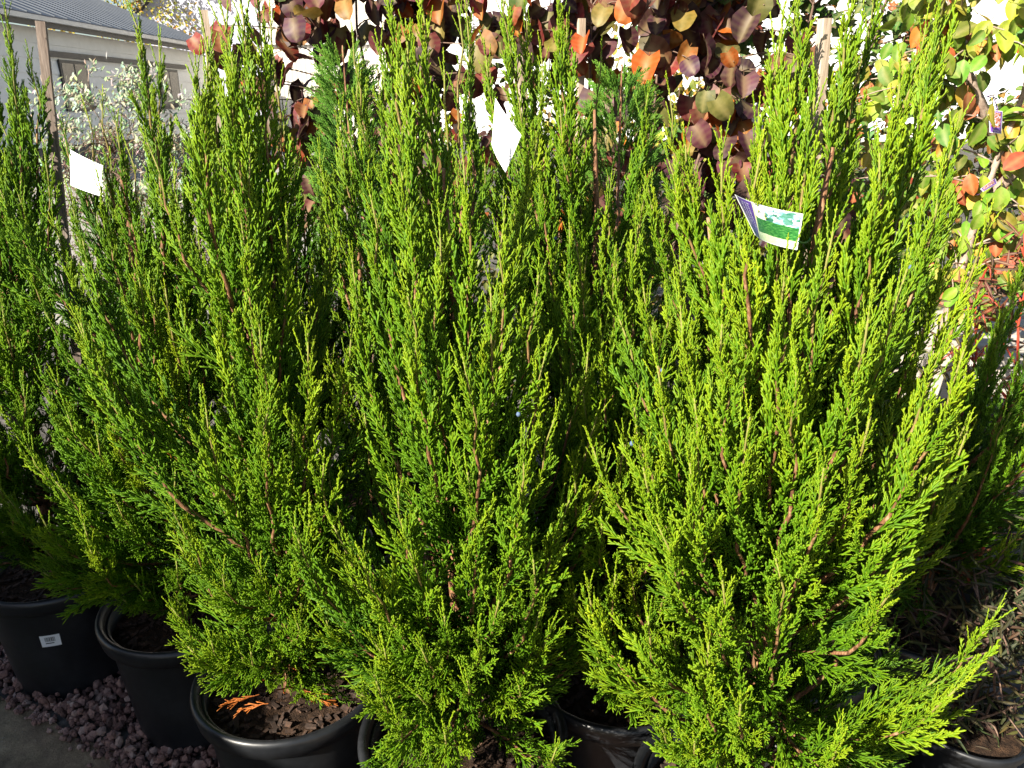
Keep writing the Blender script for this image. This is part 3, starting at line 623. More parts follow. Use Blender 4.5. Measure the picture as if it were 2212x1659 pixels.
def picture_mat():
    m, nt, out = newmat('juniper_tag_print'); tc = N(nt, 'ShaderNodeTexCoord'); uvs = tc.outputs['UV']
    sp = N(nt, 'ShaderNodeSeparateXYZ'); nt.links.new(uvs, sp.inputs[0]); U, V = sp.outputs[0], sp.outputs[1]
    def gt(a, b):
        g = N(nt, 'ShaderNodeMath', operation='GREATER_THAN'); 
        for s, v in ((g.inputs[0], a), (g.inputs[1], b)):
            if isinstance(v, (int, float)): s.default_value = v
            else: nt.links.new(v, s)
        return g.outputs[0]
    def mth(op, a, b=0.0):
        g = N(nt, 'ShaderNodeMath', operation=op)
        for s, v in ((g.inputs[0], a), (g.inputs[1], b)):
            if isinstance(v, (int, float)): s.default_value = v
            else: nt.links.new(v, s)
        return g.outputs[0]
    mp = N(nt, 'ShaderNodeMapping'); mp.inputs['Scale'].default_value = (9, 30, 1); mp.inputs['Rotation'].default_value = (0, 0, R(-18)); nt.links.new(uvs, mp.inputs[0])
    fur = noise(nt, 1.6, 5, 0.6, vec=mp.outputs[0]); blot = noise(nt, 7, 3, 0.5, vec=uvs)
    skyc = ramp(nt, blot, [(0.4, (0.75, 0.85, 0.9)), (0.6, (0.25, 0.62, 0.78))])
    tree = ramp(nt, blot, [(0.40, (0.03, 0.16, 0.10)), (0.55, (0.10, 0.28, 0.22))])
    base = mixc(nt, ramp(nt, noise(nt, 4.1, 4, .6, vec=uvs), [(0.49, (0, 0, 0)), (0.52, (1, 1, 1))]), skyc, tree)
    base = mixc(nt, gt(0.5, U), base, (0.82, 0.85, 0.80))
    hedge = ramp(nt, fur, [(0.3, (0.005, 0.04, 0.015)), (0.5, (0.02, 0.16, 0.03)), (0.68, (0.12, 0.36, 0.08))])
    lo = mth('ADD', mth('MULTIPLY', U, 0.06), 0.36); hi = mth('ADD', mth('MULTIPLY', U, 0.02), 0.74); hi = mth('ADD', hi, mth('MULTIPLY', blot, 0.04))
    lawn = ramp(nt, fur, [(0.3, (0.45, 0.60, 0.30)), (0.7, (0.75, 0.80, 0.55))])
    c = mixc(nt, gt(V, lo), base, hedge); c = mixc(nt, gt(V, hi), c, lawn)
    bd = mth('ADD', 0.30, mth('MULTIPLY', mth('MULTIPLY', V, V), -0.10))
    c = mixc(nt, gt(mth('ADD', bd, 0.03), U), c, (0.75, 0.78, 0.45))
    c = mixc(nt, gt(bd, U), c, (0.12, 0.045, 0.32))
    for a, b in ((0.025, U), (0.02, V)): c = mixc(nt, gt(a, b), c, (0.8, 0.8, 0.8))
    for a, b in ((U, 0.985), (V, 0.98)): c = mixc(nt, gt(a, b), c, (0.8, 0.8, 0.8))
    p = N(nt, 'ShaderNodeBsdfPrincipled'); p.inputs['Roughness'].default_value = 0.25; nt.links.new(c, p.inputs['Base Color']); nt.links.new(p.outputs[0], out.inputs[0]); return m
def lettering(txt, fn, parent, mat, name='lettering'):
    """real type set on a card: fn maps a text point (x along the line 0..1, y up, line height 1) onto the card"""
    cu = bpy.data.curves.new('lettering', 'FONT'); cu.body = txt; cu.size = 1.0; cu.resolution_u = 2
    to = bpy.data.objects.new('lettering', cu); col.objects.link(to)
    dg = bpy.context.evaluated_depsgraph_get(); dg.update(); me = bpy.data.meshes.new_from_object(to.evaluated_get(dg)); bpy.data.objects.remove(to)
    W = max((v.co.x for v in me.vertices), default=1.0)
    for v in me.vertices: v.co = fn(v.co.x / W, v.co.y)
    me.materials.clear(); me.materials.append(mat); return link(name, me, parent)
cs = [at(1588, 420, .985), at(1735, 462, 1.02), at(1722, 540, 1.02), at(1632, 508, .985)]
mb, S, uv, nm = card(cs, -0.012, 14); o = tag(empty('plant_tag', (0, 0, 0)), 'picture tag with purple end and printed green hedge on juniper stake', 'tag')
co = card_obj(mb, uv, picture_mat(), o)
for i, (t_, w) in enumerate((('Juniperus', .62), ('chinensis', .5), ('Spartan', .45))):
    lettering(t_, lambda x, y, i=i, w=w: S(0.185 - 0.058 * i + y * 0.05, 0.09 + w * x, 0.0012), co, M['print_white'])
tie(o, S(.99, .75), at(1752, 510, 1.19), M['tie'])

# ------------------------------------------------------------------ broad-leaved plants
def leaf_mesh(name, length, width, shape, mat, fold=0.25, droop=0.3, n=7, petiole=0.25):
    """one blade with midrib fold, drooping tip and a thin stalk; local +Z up is the upper face, blade along +Y"""
    mb = MB(); pig = []; 
    def prof(t):
        if shape == 'heart': return math.sqrt(max(0, 1 - ((t - .36) / .64) ** 2)) * (1 - .12 * t) if t > .36 else 0.72 + 0.28 * math.sin(math.pi / 2 * t / .36)
        if shape == 'oval': return math.sin(math.pi * t) ** 0.62 * (1 - 0.15 * t)
        if shape == 'lance': return math.sin(math.pi * t ** 0.8) ** 0.9
        if shape == 'lobed': return max(0.04, (math.sin(math.pi * t) ** 0.7) * (0.72 + 0.38 * math.cos(t * 17.0)))
    ym = length
    for i in range(n + 1):
        t = i / n; w = width / 2 * prof(t) if i < n else 0.0006; y = t * ym; z = -droop * length * t * t
        yb = y - (0.16 * length * (1 - t) ** 4 if shape == 'heart' else 0)
        for k, s in enumerate((-1, -0.5, 0, 0.5, 1)):
            wav = 0.03 * width * math.sin(t * 9 + s * 3)
            mb.v.append((s * w, y if abs(s) < .1 else (yb if abs(s) == 1 else (y + yb) / 2), z + fold * abs(s) * w + wav * abs(s))); mb.a.append(1.0 if s == 0 else (0.25 if i % 2 else 0.0))
    for i in range(n):
        for k in range(4): a = i * 5 + k; mb.f.append((a, a + 1, a + 6, a + 5)); mb.mi.append(0)
    if petiole: mb.tube([(0, -petiole * length, 0.04 * length), (0, -petiole * length * .4, .02 * length), (0, 0.05 * length, -0.002)], [0.0011, 0.001, 0.0009], 4, att=[.8, .8, .8])
    me = mb.mesh(name, mat, True, 'vein')
    c = me.attributes.new('pigment', 'FLOAT_COLOR', 'POINT'); c.data.foreach_set('color', [1.0] * (4 * len(me.vertices)))
    return me
def leaf_matrix(p, facing, hang, q, s):
    """blade normal near `facing`, blade direction near `hang`"""
    z = (facing + Vector((q.gauss(0, .45), q.gauss(0, .45), q.gauss(0, .4)))).normalized()
    y = hang + Vector((q.gauss(0, .5), q.gauss(0, .5), q.gauss(0, .35))); y = (y - z * y.dot(z)).normalized(); x = y.cross(z)
    m = Matrix((x, y, z)).transposed().to_4x4(); return Matrix.Translation(p) @ m @ Matrix.Scale(s, 4)
def broadleaf(name, label, cat, base, stems, leaves, colors, n_leaf, q, box, facing=Vector((-.35, -.75, .45)), hang=Vector((0, -.1, -1)), group=None,
              bark='twig', max_obj=280, stem_r=0.010, smin=.7, smax=1.15, rest_mesh=True, pot=True, twigs=36, shape=None, potr=.15):
    """stems: list of polylines (local); leaves sit along twigs that leave the stems and fill the box (centre, half-size, local)"""
    root = tag(empty(name, base), label, cat, group)
    if pot:
        pm = pot_meshes(potr, potr * 1.6); po = link('pot', pm[0], root); link('rim', pm[1], po); link('soil', pm[2], root)
    for st in stems:
        k = len(st); MB().tube(st, [stem_r * (1 - .7 * i / (k - 1)) for i in range(k)], 8).build('stem', M[bark], root, smooth=True)
    allp = [Vector(st[i]).lerp(Vector(st[i + 1]), f) for st in stems for i in range(len(st) - 1) for f in (0, .25, .5, .75)]
    c, h = Vector(box[0]), Vector(box[1]); spots = []
    tw = MB()
    for _ in range(twigs):
        for _t in range(30):
            e = Vector((q.uniform(-1, 1), q.uniform(-1, 1), q.uniform(-1, 1)))
            if (shape == 'box') or e.length < 1: break
        e = c + Vector((e.x * h.x, e.y * h.y, e.z * h.z))
        s_ = min(allp, key=lambda a: (a - e).length + max(0, a.z - e.z) * 1.2)
        mid = s_.lerp(e, .5) + Vector((q.gauss(0, .02), q.gauss(0, .02), .03 + abs(q.gauss(0, .02)))); pts = bez(s_, s_.lerp(mid, .7), mid, e, 6)
        tw.tube(pts, [0.0032 - 0.0003 * i for i in range(7)], 5); spots += pts[2:] * 1 + [pts[6]]
    tag(tw.build('twigs', M[bark], root, smooth=True), kind='stuff')
    rest = MB(); pigs = []; objs = 0; order = list(range(n_leaf))
    for k in order:
        p = spots[q.randrange(len(spots))] + Vector((q.gauss(0, .025), q.gauss(0, .025), q.gauss(0, .025)))
        me = leaves[q.randrange(len(leaves))]; cl = colors[q.randrange(len(colors))]; cl = [max(.003, v * q.uniform(.7, 1.3)) for v in cl]
        mat_ = leaf_matrix(p, facing, hang, q, q.uniform(smin, smax))
        if objs < max_obj:
            o = bpy.data.objects.new('leaf', me); col.objects.link(o); o.parent = root; o.matrix_local = mat_; o.color = (*cl, 1); objs += 1
        else:
            rest.add([mat_ @ v.co for v in me.vertices], [tuple(f.vertices) for f in me.polygons], [d.value for d in me.attributes['vein'].data]); pigs += [(*cl, 1)] * len(me.vertices)
    if rest.v:
        me = rest.mesh('small_leaves', leaves[0].materials[0], True, 'vein'); a = me.attributes.new('pigment', 'FLOAT_COLOR', 'POINT'); a.data.foreach_set('color', np.array(pigs, dtype=np.float32).ravel())
        tag(link('small_leaves', me, root), kind='stuff')
    return root
HEART = [leaf_mesh('leaf', .092, .100, 'heart', M['leaf'], f, d, n=9) for f, d in ((.25, .25), (.5, .4), (-.2, .3), (.8, .15))]
OVAL = [leaf_mesh('leaf', .062, .042, 'oval', M['leaf'], f, d) for f, d in ((.3, .2), (.55, .35), (.15, .1))]
LOBE = [leaf_mesh('leaf', .055, .052, 'lobed', M['leaf'], f, d, n=12) for f, d in ((.3, .2), (.5, .3))]
LANCE = [leaf_mesh('leaf', .045, .007, 'lance', M['leaf'], f, d, n=5, petiole=.05) for f, d in ((.3, .15), (.4, .4))]
SILV = [leaf_mesh('leaf', .026, .010, 'oval', M['matte_leaf'], f, d, n=4, petiole=.1) for f, d in ((.3, .1), (.2, .25))]
PURPLE = [(.045, .016, .026), (.06, .018, .03), (.08, .025, .035), (.11, .028, .03), (.16, .035, .02), (.30, .07, .012), (.07, .075, .02), (.13, .035, .04), (.04, .012, .02), (.05, .014, .022), (.18, .11, .03), (.16, .02, .025)]
q = random.Random(21)
def wob(x0, y0, x1, y1, z1, n=9, a=.02): return [(x0 + (x1 - x0) * i / n + q.gauss(0, a) * (i > 0), y0 + (y1 - y0) * i / n + q.gauss(0, a) * (i > 0), .2 + (z1 - .2) * i / n) for i in range(n + 1)]
broadleaf('redbud_tree', 'purple-leaved redbud with heart-shaped leaves before the corrugated panel wall', 'tree', (-.62, 3.1, 0), [wob(0, 0, -.1, 0, 2.3), wob(0, 0, .25, 0, 2.1), wob(0, 0, .08, .1, 2.3)], HEART, PURPLE, 620, q, ((.14, 0, 1.66), (.64, .30, .62)), twigs=100, smin=.55, smax=.95, group='redbud trees behind the junipers')
broadleaf('redbud_tree', 'redbud with purple and bright orange heart-shaped leaves round a tan stake', 'tree', (.42, 2.85, 0), [wob(-.15, 0, -.16, 0, 2.2, a=.006), wob(-.1, 0, .15, .05, 2.2), wob(-.1, 0, .4, .1, 2.1)], HEART, PURPLE + [(.5, .10, .010)], 560, q, ((.10, 0, 1.64), (.55, .27, .62)), twigs=96, smin=.55, smax=.98, group='redbud trees behind the junipers', stem_r=.009)
broadleaf('redbud_tree', 'small low redbud with dull maroon leaves under the green shrub', 'tree', (.90, 2.55, 0), [wob(0, 0, .0, 0, 1.35), wob(0, 0, .15, 0, 1.3)], HEART, PURPLE[:4] + PURPLE[7:10], 90, q, ((.03, 0, 1.22), (.26, .18, .22)), twigs=16, group='redbud trees behind the junipers')
stake(.24, 2.80, 1256, 40, 2.80, .022, .02, M['stake'], 'tan wooden stake among bright orange redbud leaves', zb=.3)
GREENR = [(.05, .13, .022), (.06, .15, .03), (.045, .11, .02), (.09, .17, .03), (.14, .17, .03), (.30, .10, .03), (.035, .09, .02), (.07, .14, .025)]
broadleaf('maple_shrub', 'green maple shrub with small lobed leaves beside the orange redbud', 'shrub', (1.02, 3.2, 0), [wob(0, 0, -.25, 0, 2.3), wob(0, 0, .1, 0, 2.4), wob(0, 0, .45, .1, 2.3)], LOBE, GREENR, 1700, q, ((.10, 0, 1.60), (.62, .34, .78)), twigs=190, shape='box', bark='twig', max_obj=300)
PEAR = [(.16, .26, .02), (.22, .32, .025), (.28, .36, .04), (.12, .20, .02), (.35, .36, .05), (.45, .28, .04), (.09, .16, .02), (.20, .28, .03), (.14, .22, .02), (.24, .33, .03), (.34, .08, .03), (.16, .25, .02)]
broadleaf('pear_tree', 'young pear tree with glossy yellow-green leaves and purple tag', 'tree', (1.24, 2.28, 0), [[(0, 0, .2), (.01, 0, .6), (.06, .0, 1.0), (.10, 0, 1.35), (.15, 0, 1.6), (.18, 0, 2.2)], [(.10, 0, 1.3), (.3, .02, 1.55), (.42, .03, 1.9)], [(.12, 0, 1.45), (-.05, .05, 1.75), (-.1, .1, 2.2)]], OVAL, PEAR, 820, q, ((.12, .05, 1.62), (.46, .34, .66)), twigs=120, bark='pale_bark', stem_r=.017, max_obj=300)
RED = [(.10, .02, .02), (.06, .015, .02), (.18, .03, .02), (.05, .05, .015)]
broadleaf('red_stemmed_shrub', 'red-stemmed shrub with narrow dark purple leaves beside the slatted bench', 'shrub', (1.36, 2.02, 0), [wob(0, 0, -.02, 0, 1.25, a=.008), wob(0, 0, .08, 0, 1.4, a=.008), wob(0, .02, -.14, 0, 1.15, a=.008), wob(0, 0, .12, -.05, 1.0, a=.008)], LANCE, RED, 500, q, ((0, 0, .85), (.22, .2, .45)), twigs=50, bark='red_stem', stem_r=.007, hang=Vector((0, -.2, .3)), max_obj=0, smin=.9, smax=1.4)
OLIVE = [(.02, .028, .012), (.03, .04, .014), (.07, .075, .02), (.02, .03, .012), (.05, .025, .018)]
LANCE_M = [leaf_mesh('leaf', .034, .0055, 'lance', M['matte_leaf'], f, d, n=4, petiole=.05) for f, d in ((.3, .15), (.4, .4))]
broadleaf('narrow_leaf_shrub', 'dark low shrub with thin olive leaves beside the picture-tagged juniper', 'shrub', (1.08, 1.48, 0), [wob(0, 0, -.1, -.05, .6), wob(0, 0, .08, 0, .65), wob(0, 0, 0, .12, .55), wob(0, 0, .1, -.1, .5)], LANCE_M, OLIVE, 1500, q, ((.02, 0, .42), (.25, .24, .27)), twigs=90, stem_r=.004, hang=Vector((0, -.3, .2)), max_obj=0, smin=.9, smax=1.5, potr=.13)
SIL = [(.26, .32, .22), (.33, .38, .28), (.20, .26, .15), (.40, .44, .34)]
broadleaf('silver_shrub', 'airy shrub with tiny silver-grey leaves before the white house', 'shrub', (-2.05, 4.3, 0), [wob(0, 0, -.35, 0, 1.7), wob(0, 0, -.1, 0, 1.75), wob(0, 0, .2, 0, 1.7), wob(0, 0, .45, 0, 1.6), wob(0, 0, 0, .2, 1.6)], SILV, SIL, 3400, q, ((.08, 0, 1.34), (.60, .35, .42)), twigs=150, bark='pale_bark', stem_r=.006, hang=Vector((0, 0, .8)), max_obj=0, smin=.9, smax=1.5)
DARK = [(.05, .018, .022), (.08, .03, .03), (.12, .05, .05), (.03, .02, .015), (.06, .05, .02)]
broadleaf('purple_twiggy_shrub', 'dense twiggy shrub with dark purple leaves below the silver shrub', 'shrub', (-1.62, 3.5, 0), [wob(0, 0, -.3, 0, 1.3), wob(0, 0, -.1, 0, 1.4), wob(0, 0, .1, 0, 1.4), wob(0, 0, .3, 0, 1.3), wob(0, 0, .0, -.2, 1.3)], LANCE, DARK, 4200, q, ((0, 0, .98), (.58, .34, .52)), twigs=290, stem_r=.005, hang=Vector((0, -.1, .8)), max_obj=0, smin=.5, smax=.9)

# thujas
def thuja(loc, h, r_, label, seed):
    q = random.Random(seed); root = tag(empty('thuja', (*loc, 0)), label, 'conifer', 'thujas behind the junipers')
    pm = POTM; po = link('pot', pm[0], root); link('rim', pm[1], po); link('soil', pm[2], root)
    tr = MB().tube([(0, 0, .3), (.01, 0, h * .5), (0, 0, h - .03)], [.012, .008, .002], 8).build('trunk', M['bark'], root, smooth=True, attr='age'); fp = []
    for k in range(760):
        z = .4 + (h - .42) * q.random() ** .8; t = (z - .4) / (h - .4); rr = r_ * (1 - t) ** .6 * q.uniform(.45, 1.0) + .01; a = q.uniform(0, 6.28)
        o_ = Vector((math.cos(a), math.sin(a), 0)); d = (o_ * .6 + UP * .8 + Vector((q.gauss(0, .2), q.gauss(0, .2), 0))).normalized()
        fp.append((o_ * rr + UP * (z - .06), d, o_, q.uniform(.6, 1.0), q.randrange(3), q.gauss(.15, .2)))
    foliage_obj(fp, G_THU, tr)
p = at(738, 72, 2.35); thuja((p.x, 2.35), p.z, .15, 'slender green thuja spire in front of the purple redbud', 5)
p = at(1345, 112, 2.25); thuja((p.x, 2.25), p.z, .19, 'feathery thuja in front of the orange redbud', 6)

# pear tags
def pear_mat():
    m, nt, out = newmat('pear_tag_print'); tc = N(nt, 'ShaderNodeTexCoord'); sp = N(nt, 'ShaderNodeSeparateXYZ'); nt.links.new(tc.outputs['UV'], sp.inputs[0])
    def gt(a, b):
        g = N(nt, 'ShaderNodeMath', operation='GREATER_THAN')
        for s, v in ((g.inputs[0], a), (g.inputs[1], b)):
            if isinstance(v, (int, float)): s.default_value = v
            else: nt.links.new(v, s)
        return g.outputs[0]
    U, V = sp.outputs[0], sp.outputs[1]; c = ramp(nt, noise(nt, 9, 4, .6, coord='UV'), [(.35, (.22, .05, .02)), (.5, (.40, .12, .05)), (.6, (.55, .62, .75))])
    for a, b in ((U, .84), (.10, U), (.08, V), (V, .74)): c = mixc(nt, gt(a, b), c, (.16, .06, .38))
    for a, b in ((U, .96), (.04, U), (.03, V), (V, .97)): c = mixc(nt, gt(a, b), c, (.8, .8, .8))
    p = N(nt, 'ShaderNodeBsdfPrincipled'); p.inputs['Roughness'].default_value = .3; nt.links.new(c, p.inputs['Base Color']); nt.links.new(p.outputs[0], out.inputs[0]); return m
M['pear_tag'] = pear_mat()
mb, S, uv, nm = card([at(2136, 238, 2.14), at(2166, 240, 2.15), at(2163, 290, 2.15), at(2138, 286, 2.14)], .003); o = tag(empty('plant_tag', (0, 0, 0)), 'purple-edged picture tag hanging on the pear trunk', 'tag')
co = card_obj(mb, uv, M['pear_tag'], o); lettering('Pyrus', lambda x, y: S(.16 + .55 * x, .93 - .13 * y, .001), co, M['print_white']); tie(o, S(.5, .02), at(2148, 215, 2.27), M['purple_tie'])
mb, S, uv, nm = card([at(2118, 408, 2.16), at(2150, 384, 2.2), at(2154, 396, 2.2), at(2124, 414, 2.16)], .002); o = tag(empty('plant_tag', (0, 0, 0)), 'small purple and white tag seen edge-on low on the pear tree', 'tag')
card_obj(mb, uv, M['pear_tag'], o); tie(o, S(0, .5), at(2105, 420, 2.27), M['purple_tie'])
mb, S, uv, nm = card([at(1617, 238, 2.8), at(1650, 248, 2.82), at(1646, 300, 2.82), at(1614, 294, 2.8)], .003); o = tag(empty('plant_tag', (0, 0, 0)), 'white tag with black printed bars hanging in the maple shrub', 'tag')
co = card_obj(mb, uv, M['card'], o); pb = MB()
for u0, u1, v0, v1 in ((.1, .35, .72, .86), (.5, .9, .74, .88), (.12, .3, .52, .60), (.45, .85, .52, .60)): pb.add([S(u0, v0, .001), S(u1, v0, .001), S(u1, v1, .001), S(u0, v1, .001)], [(0, 1, 2, 3)])
pb.build('print', M['print_dark'], co); tie(o, S(.5, .02), at(1635, 205, 3.18), M['purple_tie'])

# cane with slotted clip
o = stake(.72, 1.95, 1530, 470, 1.95, .0055, 0, M['bamboo'], 'thin brown cane with a cream slotted clip beside the shorter juniper', zb=.0, round_=True)
c0 = at(1526, 626, 1.93) - Vector((.72, 1.95, 0)); cl = MB(); w = .026
cl.box(c0 + Vector((-.010, -.002, 0)), (.018, .012, .022)); cl.box(c0 + Vector((.0115, -.002, .0078)), (.0245, .012, .0062)); cl.box(c0 + Vector((.0115, -.002, -.0078)), (.0245, .012, .0062)); cl.build('clip', M['cream_plastic'], o)
cl = MB(); cl.box(at(1519, 567, 1.94) - Vector((.72, 1.95, 0)), (.022, .010, .008)); cl.build('clip', M['cream_plastic'], o)

# slatted bench at the right
bn = tag(empty('slatted_bench', (2.0, 2.9, 0)), 'pale slatted nursery bench behind the red-stemmed shrub', 'bench')
for i in range(7): MB().box((0, -.42 + i * .13, .78), (1.6, .09, .03)).build('slat', M['slat'], bn)
for y in (-.45, .36): MB().box((0, y, .70), (1.6, .04, .09)).build('rail', M['slat'], bn)
for x in (-.74, .74):
    for y in (-.40, .31): MB().box((x, y, .33), (.07, .05, .655)).build('leg', M['slat'], bn)

# ------------------------------------------------------------------ background shrubs along the far side of the bed
def far_shrub(name, label, base, h, r_, colors, n, seed, leafset, size, cat='shrub', trunk_h=0.0, bark='twig', group=None):
    q = random.Random(seed); root = tag(empty(name, (*base, 0)), label, cat, group); tr = MB(); cz = trunk_h + (h - trunk_h) * .5
    for k in range(7):
        a = q.uniform(0, 6.28); e = Vector((math.cos(a) * r_ * .6, math.sin(a) * r_ * .6, h * q.uniform(.65, .9)))
        s0 = Vector((0, 0, 0 if trunk_h == 0 else trunk_h * .7)); tr.tube(bez(s0, s0 + UP * h * .2, e - UP * h * .2, e, 6), [(.012 + .006 * h) * (1 - i / 7) * .5 for i in range(7)], 5)
    if trunk_h: tr.tube([(0, 0, 0), (0, 0, trunk_h)], [.03 * h, .022 * h], 8)
    tr.build('trunk' if trunk_h else 'stems', M[bark], root, smooth=True); cm = MB(); pigs = []
    clumps = [(Vector((q.gauss(0, .45) * r_, q.gauss(0, .45) * r_, cz + q.gauss(0, .28) * (h - trunk_h))), q.uniform(.18, .38) * r_) for _ in range(26)]
    for k in range(n):
        c, cr = clumps[q.randrange(26)]; d = Vector((q.gauss(0, 1), q.gauss(0, 1), q.gauss(0, 1))).normalized(); p = c + d * cr * q.uniform(.5, 1)
        if p.z < .1: p.z = .1 + q.random() * .2
        me = leafset[q.randrange(len(leafset))]; m_ = leaf_matrix(p, d + Vector((-.2, -.3, .5)), Vector((0, -.2, -.6)) + d * .4, q, size * q.uniform(.7, 1.2))
        cl = [max(.003, v * q.uniform(.7, 1.3)) for v in colors[q.randrange(len(colors))]]
        cm.add([m_ @ v.co for v in me.vertices], [tuple(f.vertices) for f in me.polygons], [d_.value for d_ in me.attributes['vein'].data]); pigs += [(*cl, 1)] * len(me.vertices)
    me = cm.mesh('crown', leafset[0].materials[0], True, 'vein'); a = me.attributes.new('pigment', 'FLOAT_COLOR', 'POINT'); a.data.foreach_set('color', np.array(pigs, dtype=np.float32).ravel())
    tag(link('crown', me, root), kind='stuff'); return root
SIMPLE = [leaf_mesh('leaf', .05, .034, 'oval', M['leaf'], f, d, n=3, petiole=0) for f, d in ((.3, .2), (.5, .3))]
YEL = [(.34, .30, .03), (.42, .34, .03), (.26, .26, .04), (.40, .24, .03), (.15, .18, .03)]
GRN = [(.05, .12, .02), (.08, .16, .025), (.04, .09, .02), (.12, .16, .03), (.20, .10, .03)]
far_shrub('autumn_shrub', 'yellow-leaved autumn shrub behind the maple shrub', (1.15, 5.0), 2.6, .75, YEL, 2200, 31, SIMPLE, 1.1)
far_shrub('green_shrub', 'mixed green and bronze shrub behind the picture-tagged juniper', (2.0, 4.6), 2.1, .85, GRN + [(.32, .12, .04)], 3200, 32, SIMPLE, 1.0)
far_shrub('green_shrub', 'dark green shrub behind the pear tree', (2.85, 4.2), 1.75, .85, GRN, 3000, 33, SIMPLE, 1.0)
far_shrub('green_shrub', 'green shrub behind the orange redbud', (.2, 4.6), 2.2, .9, GRN, 4200, 34, SIMPLE, 1.0)
far_shrub('green_shrub', 'bronze-green shrub behind the purple redbud', (-.7, 4.8), 2.0, .8, GRN + [(.20, .07, .04)], 3200, 35, SIMPLE, 1.0)
far_shrub('yellow_tree', 'golden autumn tree standing behind the slate-grey roof', (-20.5, 46), 11.5, 6.0, YEL, 9000, 36, SIMPLE, 3.6, 'tree', 2.5)

# ------------------------------------------------------------------ buildings
M['board'] = surf('white_board', [(0.74, 0.73, 0.69), (0.84, 0.83, 0.80)], 1.5, 0.7, 0.3, 0.1, 0.01)
M['roof'] = surf('slate_roof', [(0.045, 0.055, 0.075), (0.075, 0.088, 0.11)], 2.0, 0.5, 0.4, 0.1, 0.01)
M['gutter'] = surf('gutter_metal', [(0.45, 0.44, 0.42), (0.58, 0.57, 0.55)], 3, 0.45, 0.5, 0.05)
M['dark_trim'] = surf('dark_trim', [(0.03, 0.028, 0.028), (0.06, 0.055, 0.05)], 3, 0.6)
M['glass'] = surf('window_glass', [(0.012, 0.014, 0.016), (0.02, 0.022, 0.025)], 1, 0.12, 0.25, 0)
M['galv'] = surf('galvanised_pipe', [(0.42, 0.46, 0.50), (0.58, 0.62, 0.66)], 8, 0.4, 0.5, 0.05)
M['shade_tint_wall'] = surf('shade_tint_render', [(0.36, 0.37, 0.45), (0.42, 0.43, 0.52)], .8, 0.8, 0.2, 0.1)  # bluish shade on the gable wall is put into its colour
M['cream_panel'] = surf('cream_cladding', [(0.62, 0.57, 0.50), (0.74, 0.69, 0.62)], .8, 0.6, 0.3, 0.1)
M['white_wall'] = surf('white_wall', [(0.70, 0.70, 0.68), (0.80, 0.80, 0.79)], .8, 0.6, 0.3, 0.1)
M['bounce_pave'] = surf('bounce_concrete', [(0.22, 0.205, 0.18), (0.34, 0.32, 0.285)], 2, 0.9)
M['plinth'] = surf('plinth', [(0.10, 0.09, 0.085), (0.18, 0.17, 0.16)], 2, 0.9)
hx = -12.0; y0, y1 = 13.0, 33.0
ez = 3.42; YL = y1 - y0; YC = (y0 + y1) / 2
mb = MB(); mb.add([(-30, 5.5, .004), (-2.2, 5.5, .004), (-2.2, 36, .004), (-30, 36, .004)], [(0, 1, 2, 3)])
tag(mb.build('bounce_pavement', M['bounce_pave']), kind='structure')  # pale ground sheet added to bounce light up onto the house wall
hs = tag(empty('white_house', (hx, YC, 0)), 'long white weatherboard house with slate-grey roof and gutter', 'house')
MB().box((-.6, 0, .22), (1.0, YL, .44)).build('plinth', M['plinth'], hs)
nb = 8; bh = (ez - .12 - .44) / nb
bd = MB(); bd.add([(-.2, -YL / 2, 0), (0.03, -YL / 2, 0), (0.0, -YL / 2, bh + .01), (-.2, -YL / 2, bh + .01), (-.2, YL / 2, 0), (.03, YL / 2, 0), (0, YL / 2, bh + .01), (-.2, YL / 2, bh + .01)], [(0, 1, 2, 3), (7, 6, 5, 4), (1, 5, 6, 2), (0, 4, 5, 1), (3, 2, 6, 7)])
bme = bd.mesh('wall_board', M['board'])
for i in range(nb): link('wall_board', bme, hs, (0, 0, .44 + i * bh))
ov = .55; pitch = R(21); rl = 5.2
rf = MB(); rot = Matrix.Rotation(pitch, 3, 'Y')
c = Vector((ov - rl / 2 * math.cos(pitch), 0, ez + .10 + rl / 2 * math.sin(pitch))); rf.box(c, (rl, YL + .8, .06), rot); roof = rf.build('roof', M['roof'], hs)
rc = MB(); rc.box((ov - rl * math.cos(pitch), 0, ez + .14 + rl * math.sin(pitch)), (.3, YL + .8, .07)); rc.build('ridge_cap', M['roof'], roof)
for k in range(34):
    yk = -YL / 2 + .3 + k * .6; MB().box(c + Vector((0.01, yk, .038)), (rl - .05, .03, .03), rot).build('roof_rib', M['roof'], roof)
MB().box((ov + .06, 0, ez + .03), (.12, YL + .8, .11)).build('gutter', M['gutter'], hs)
MB().box((ov - .02, 0, ez - .09), (.03, YL + .8, .13)).build('fascia', M['dark_trim'], hs)
MB().box((ov / 2 - .01, 0, ez - .06), (ov - .06, YL + .8, .02)).build('soffit', M['dark_trim'], hs)
MB().tube([(-.75, -YL / 2 + 4.3, ez + .3), (-.75, -YL / 2 + 4.3, ez + 1.35)], [.07, .07], 12).tube([(-.75, -YL / 2 + 4.3, ez + 1.35), (-.75, -YL / 2 + 4.3, ez + 1.42)], [.10, .10], 12).build('vent_pipe', M['galv'], roof, smooth=False)
for yk in (-YL / 2 + 3.4, -YL / 2 + 5.9): MB().tube([(.07, yk, .3), (.07, yk, ez - .3), (ov, yk, ez - .02)], [.045] * 3, 8).build('downpipe', M['board'], hs)
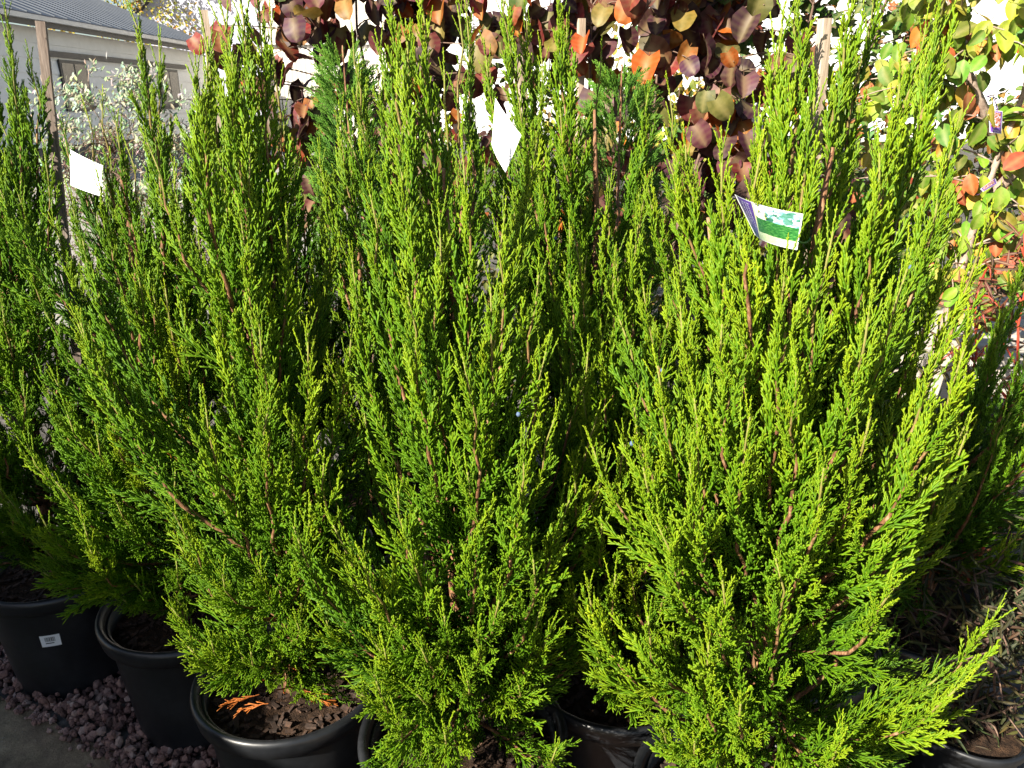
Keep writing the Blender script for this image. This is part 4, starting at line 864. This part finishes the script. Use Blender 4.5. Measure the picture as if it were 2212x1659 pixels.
for (ya, yb) in ((9.4, 10.8), (13.2, 14.8), (15.6, 17.2)):
    wv = MB().box((.045, -YL / 2 + (ya + yb) / 2, 1.95), (.05, yb - ya, 1.3)).build('window', M['dark_trim'], hs)
    for k in range(2):
        wd = (yb - ya) / 2 - .12; MB().box((.062, -YL / 2 + ya + .08 + wd / 2 + k * (wd + .08), 1.95), (.03, wd, 1.14)).build('pane', M['glass'], wv)
MB().box((.07, -YL / 2 + 13.4, 2.72), (.12, 9.0, .14)).build('lintel', M['dark_trim'], hs)

gb = tag(empty('gabled_hall', (-15.2, 45, 0)), 'tall pale gable wall with dark verge behind the slate roof', 'building')
hw, hz, ap = 4.4, 5.6, 9.6
MB().add([(-hw, 0, 0), (hw, 0, 0), (hw, 0, hz), (0, 0, ap), (-hw, 0, hz), (-hw, 12, 0), (hw, 12, 0), (hw, 12, hz), (0, 12, ap), (-hw, 12, hz)], [(0, 1, 2, 3, 4), (9, 8, 7, 6, 5), (0, 4, 9, 5), (1, 6, 7, 2)]).build('wall', M['shade_tint_wall'], gb)
for s in (-1, 1):
    sl = math.hypot(hw, ap - hz); a = math.atan2(ap - hz, hw); rt = Matrix.Rotation(s * a, 3, 'Y')
    MB().box((s * (hw / 2 + .15), 5.9, (hz + ap) / 2 - .02), (sl + .5, 12.6, .2), rt).build('roof', M['dark_trim'], gb)

wh = tag(empty('corrugated_shed', (6, 36, 0)), 'cream corrugated shed lit by the sun behind the purple redbud', 'shed')
pan = MB(); nr = 30; pw = 3.0
for i in range(nr + 1):
    x = pw * i / nr; yy = -.03 if i % 2 else .03; pan.v += [(x, yy, 0), (x, yy, 8)]; pan.a += [0, 0]
    if i: b = 2 * i - 2; pan.f.append((b, b + 2, b + 3, b + 1)); pan.mi.append(0)
pme = pan.mesh('cladding_sheet', M['cream_panel'])
for k in range(4): link('cladding_sheet', pme, wh, (-16.5 + k * pw, 0, 0))
MB().box((-10.5, 5, 4), (12, 9.6, 7.9)).build('wall', M['cream_panel'], wh)
MB().box((-10.5, 4.6, 8.1), (12.6, 11, .25)).build('roof', M['roof'], wh)
MB().box((-10.5, -.10, 3.9), (12, .14, .22)).build('girt', M['gutter'], wh)
ws = tag(empty('white_shed', (12, 34, 0)), 'broad plain white shed behind the pear tree and green shrubs', 'shed')
pm_ = MB().box((0, 0, 3.4), (2.96, .12, 6.8)).mesh('wall_panel', M['white_wall'])
for k in range(11): link('wall_panel', pm_, ws, (-15 + k * 3.0, 0, 0))
MB().box((0, 3, 3.35), (33, 5.8, 6.7)).build('wall', M['white_wall'], ws)
MB().box((0, 2.6, 6.95), (34, 7.4, .25)).build('roof', M['roof'], ws)
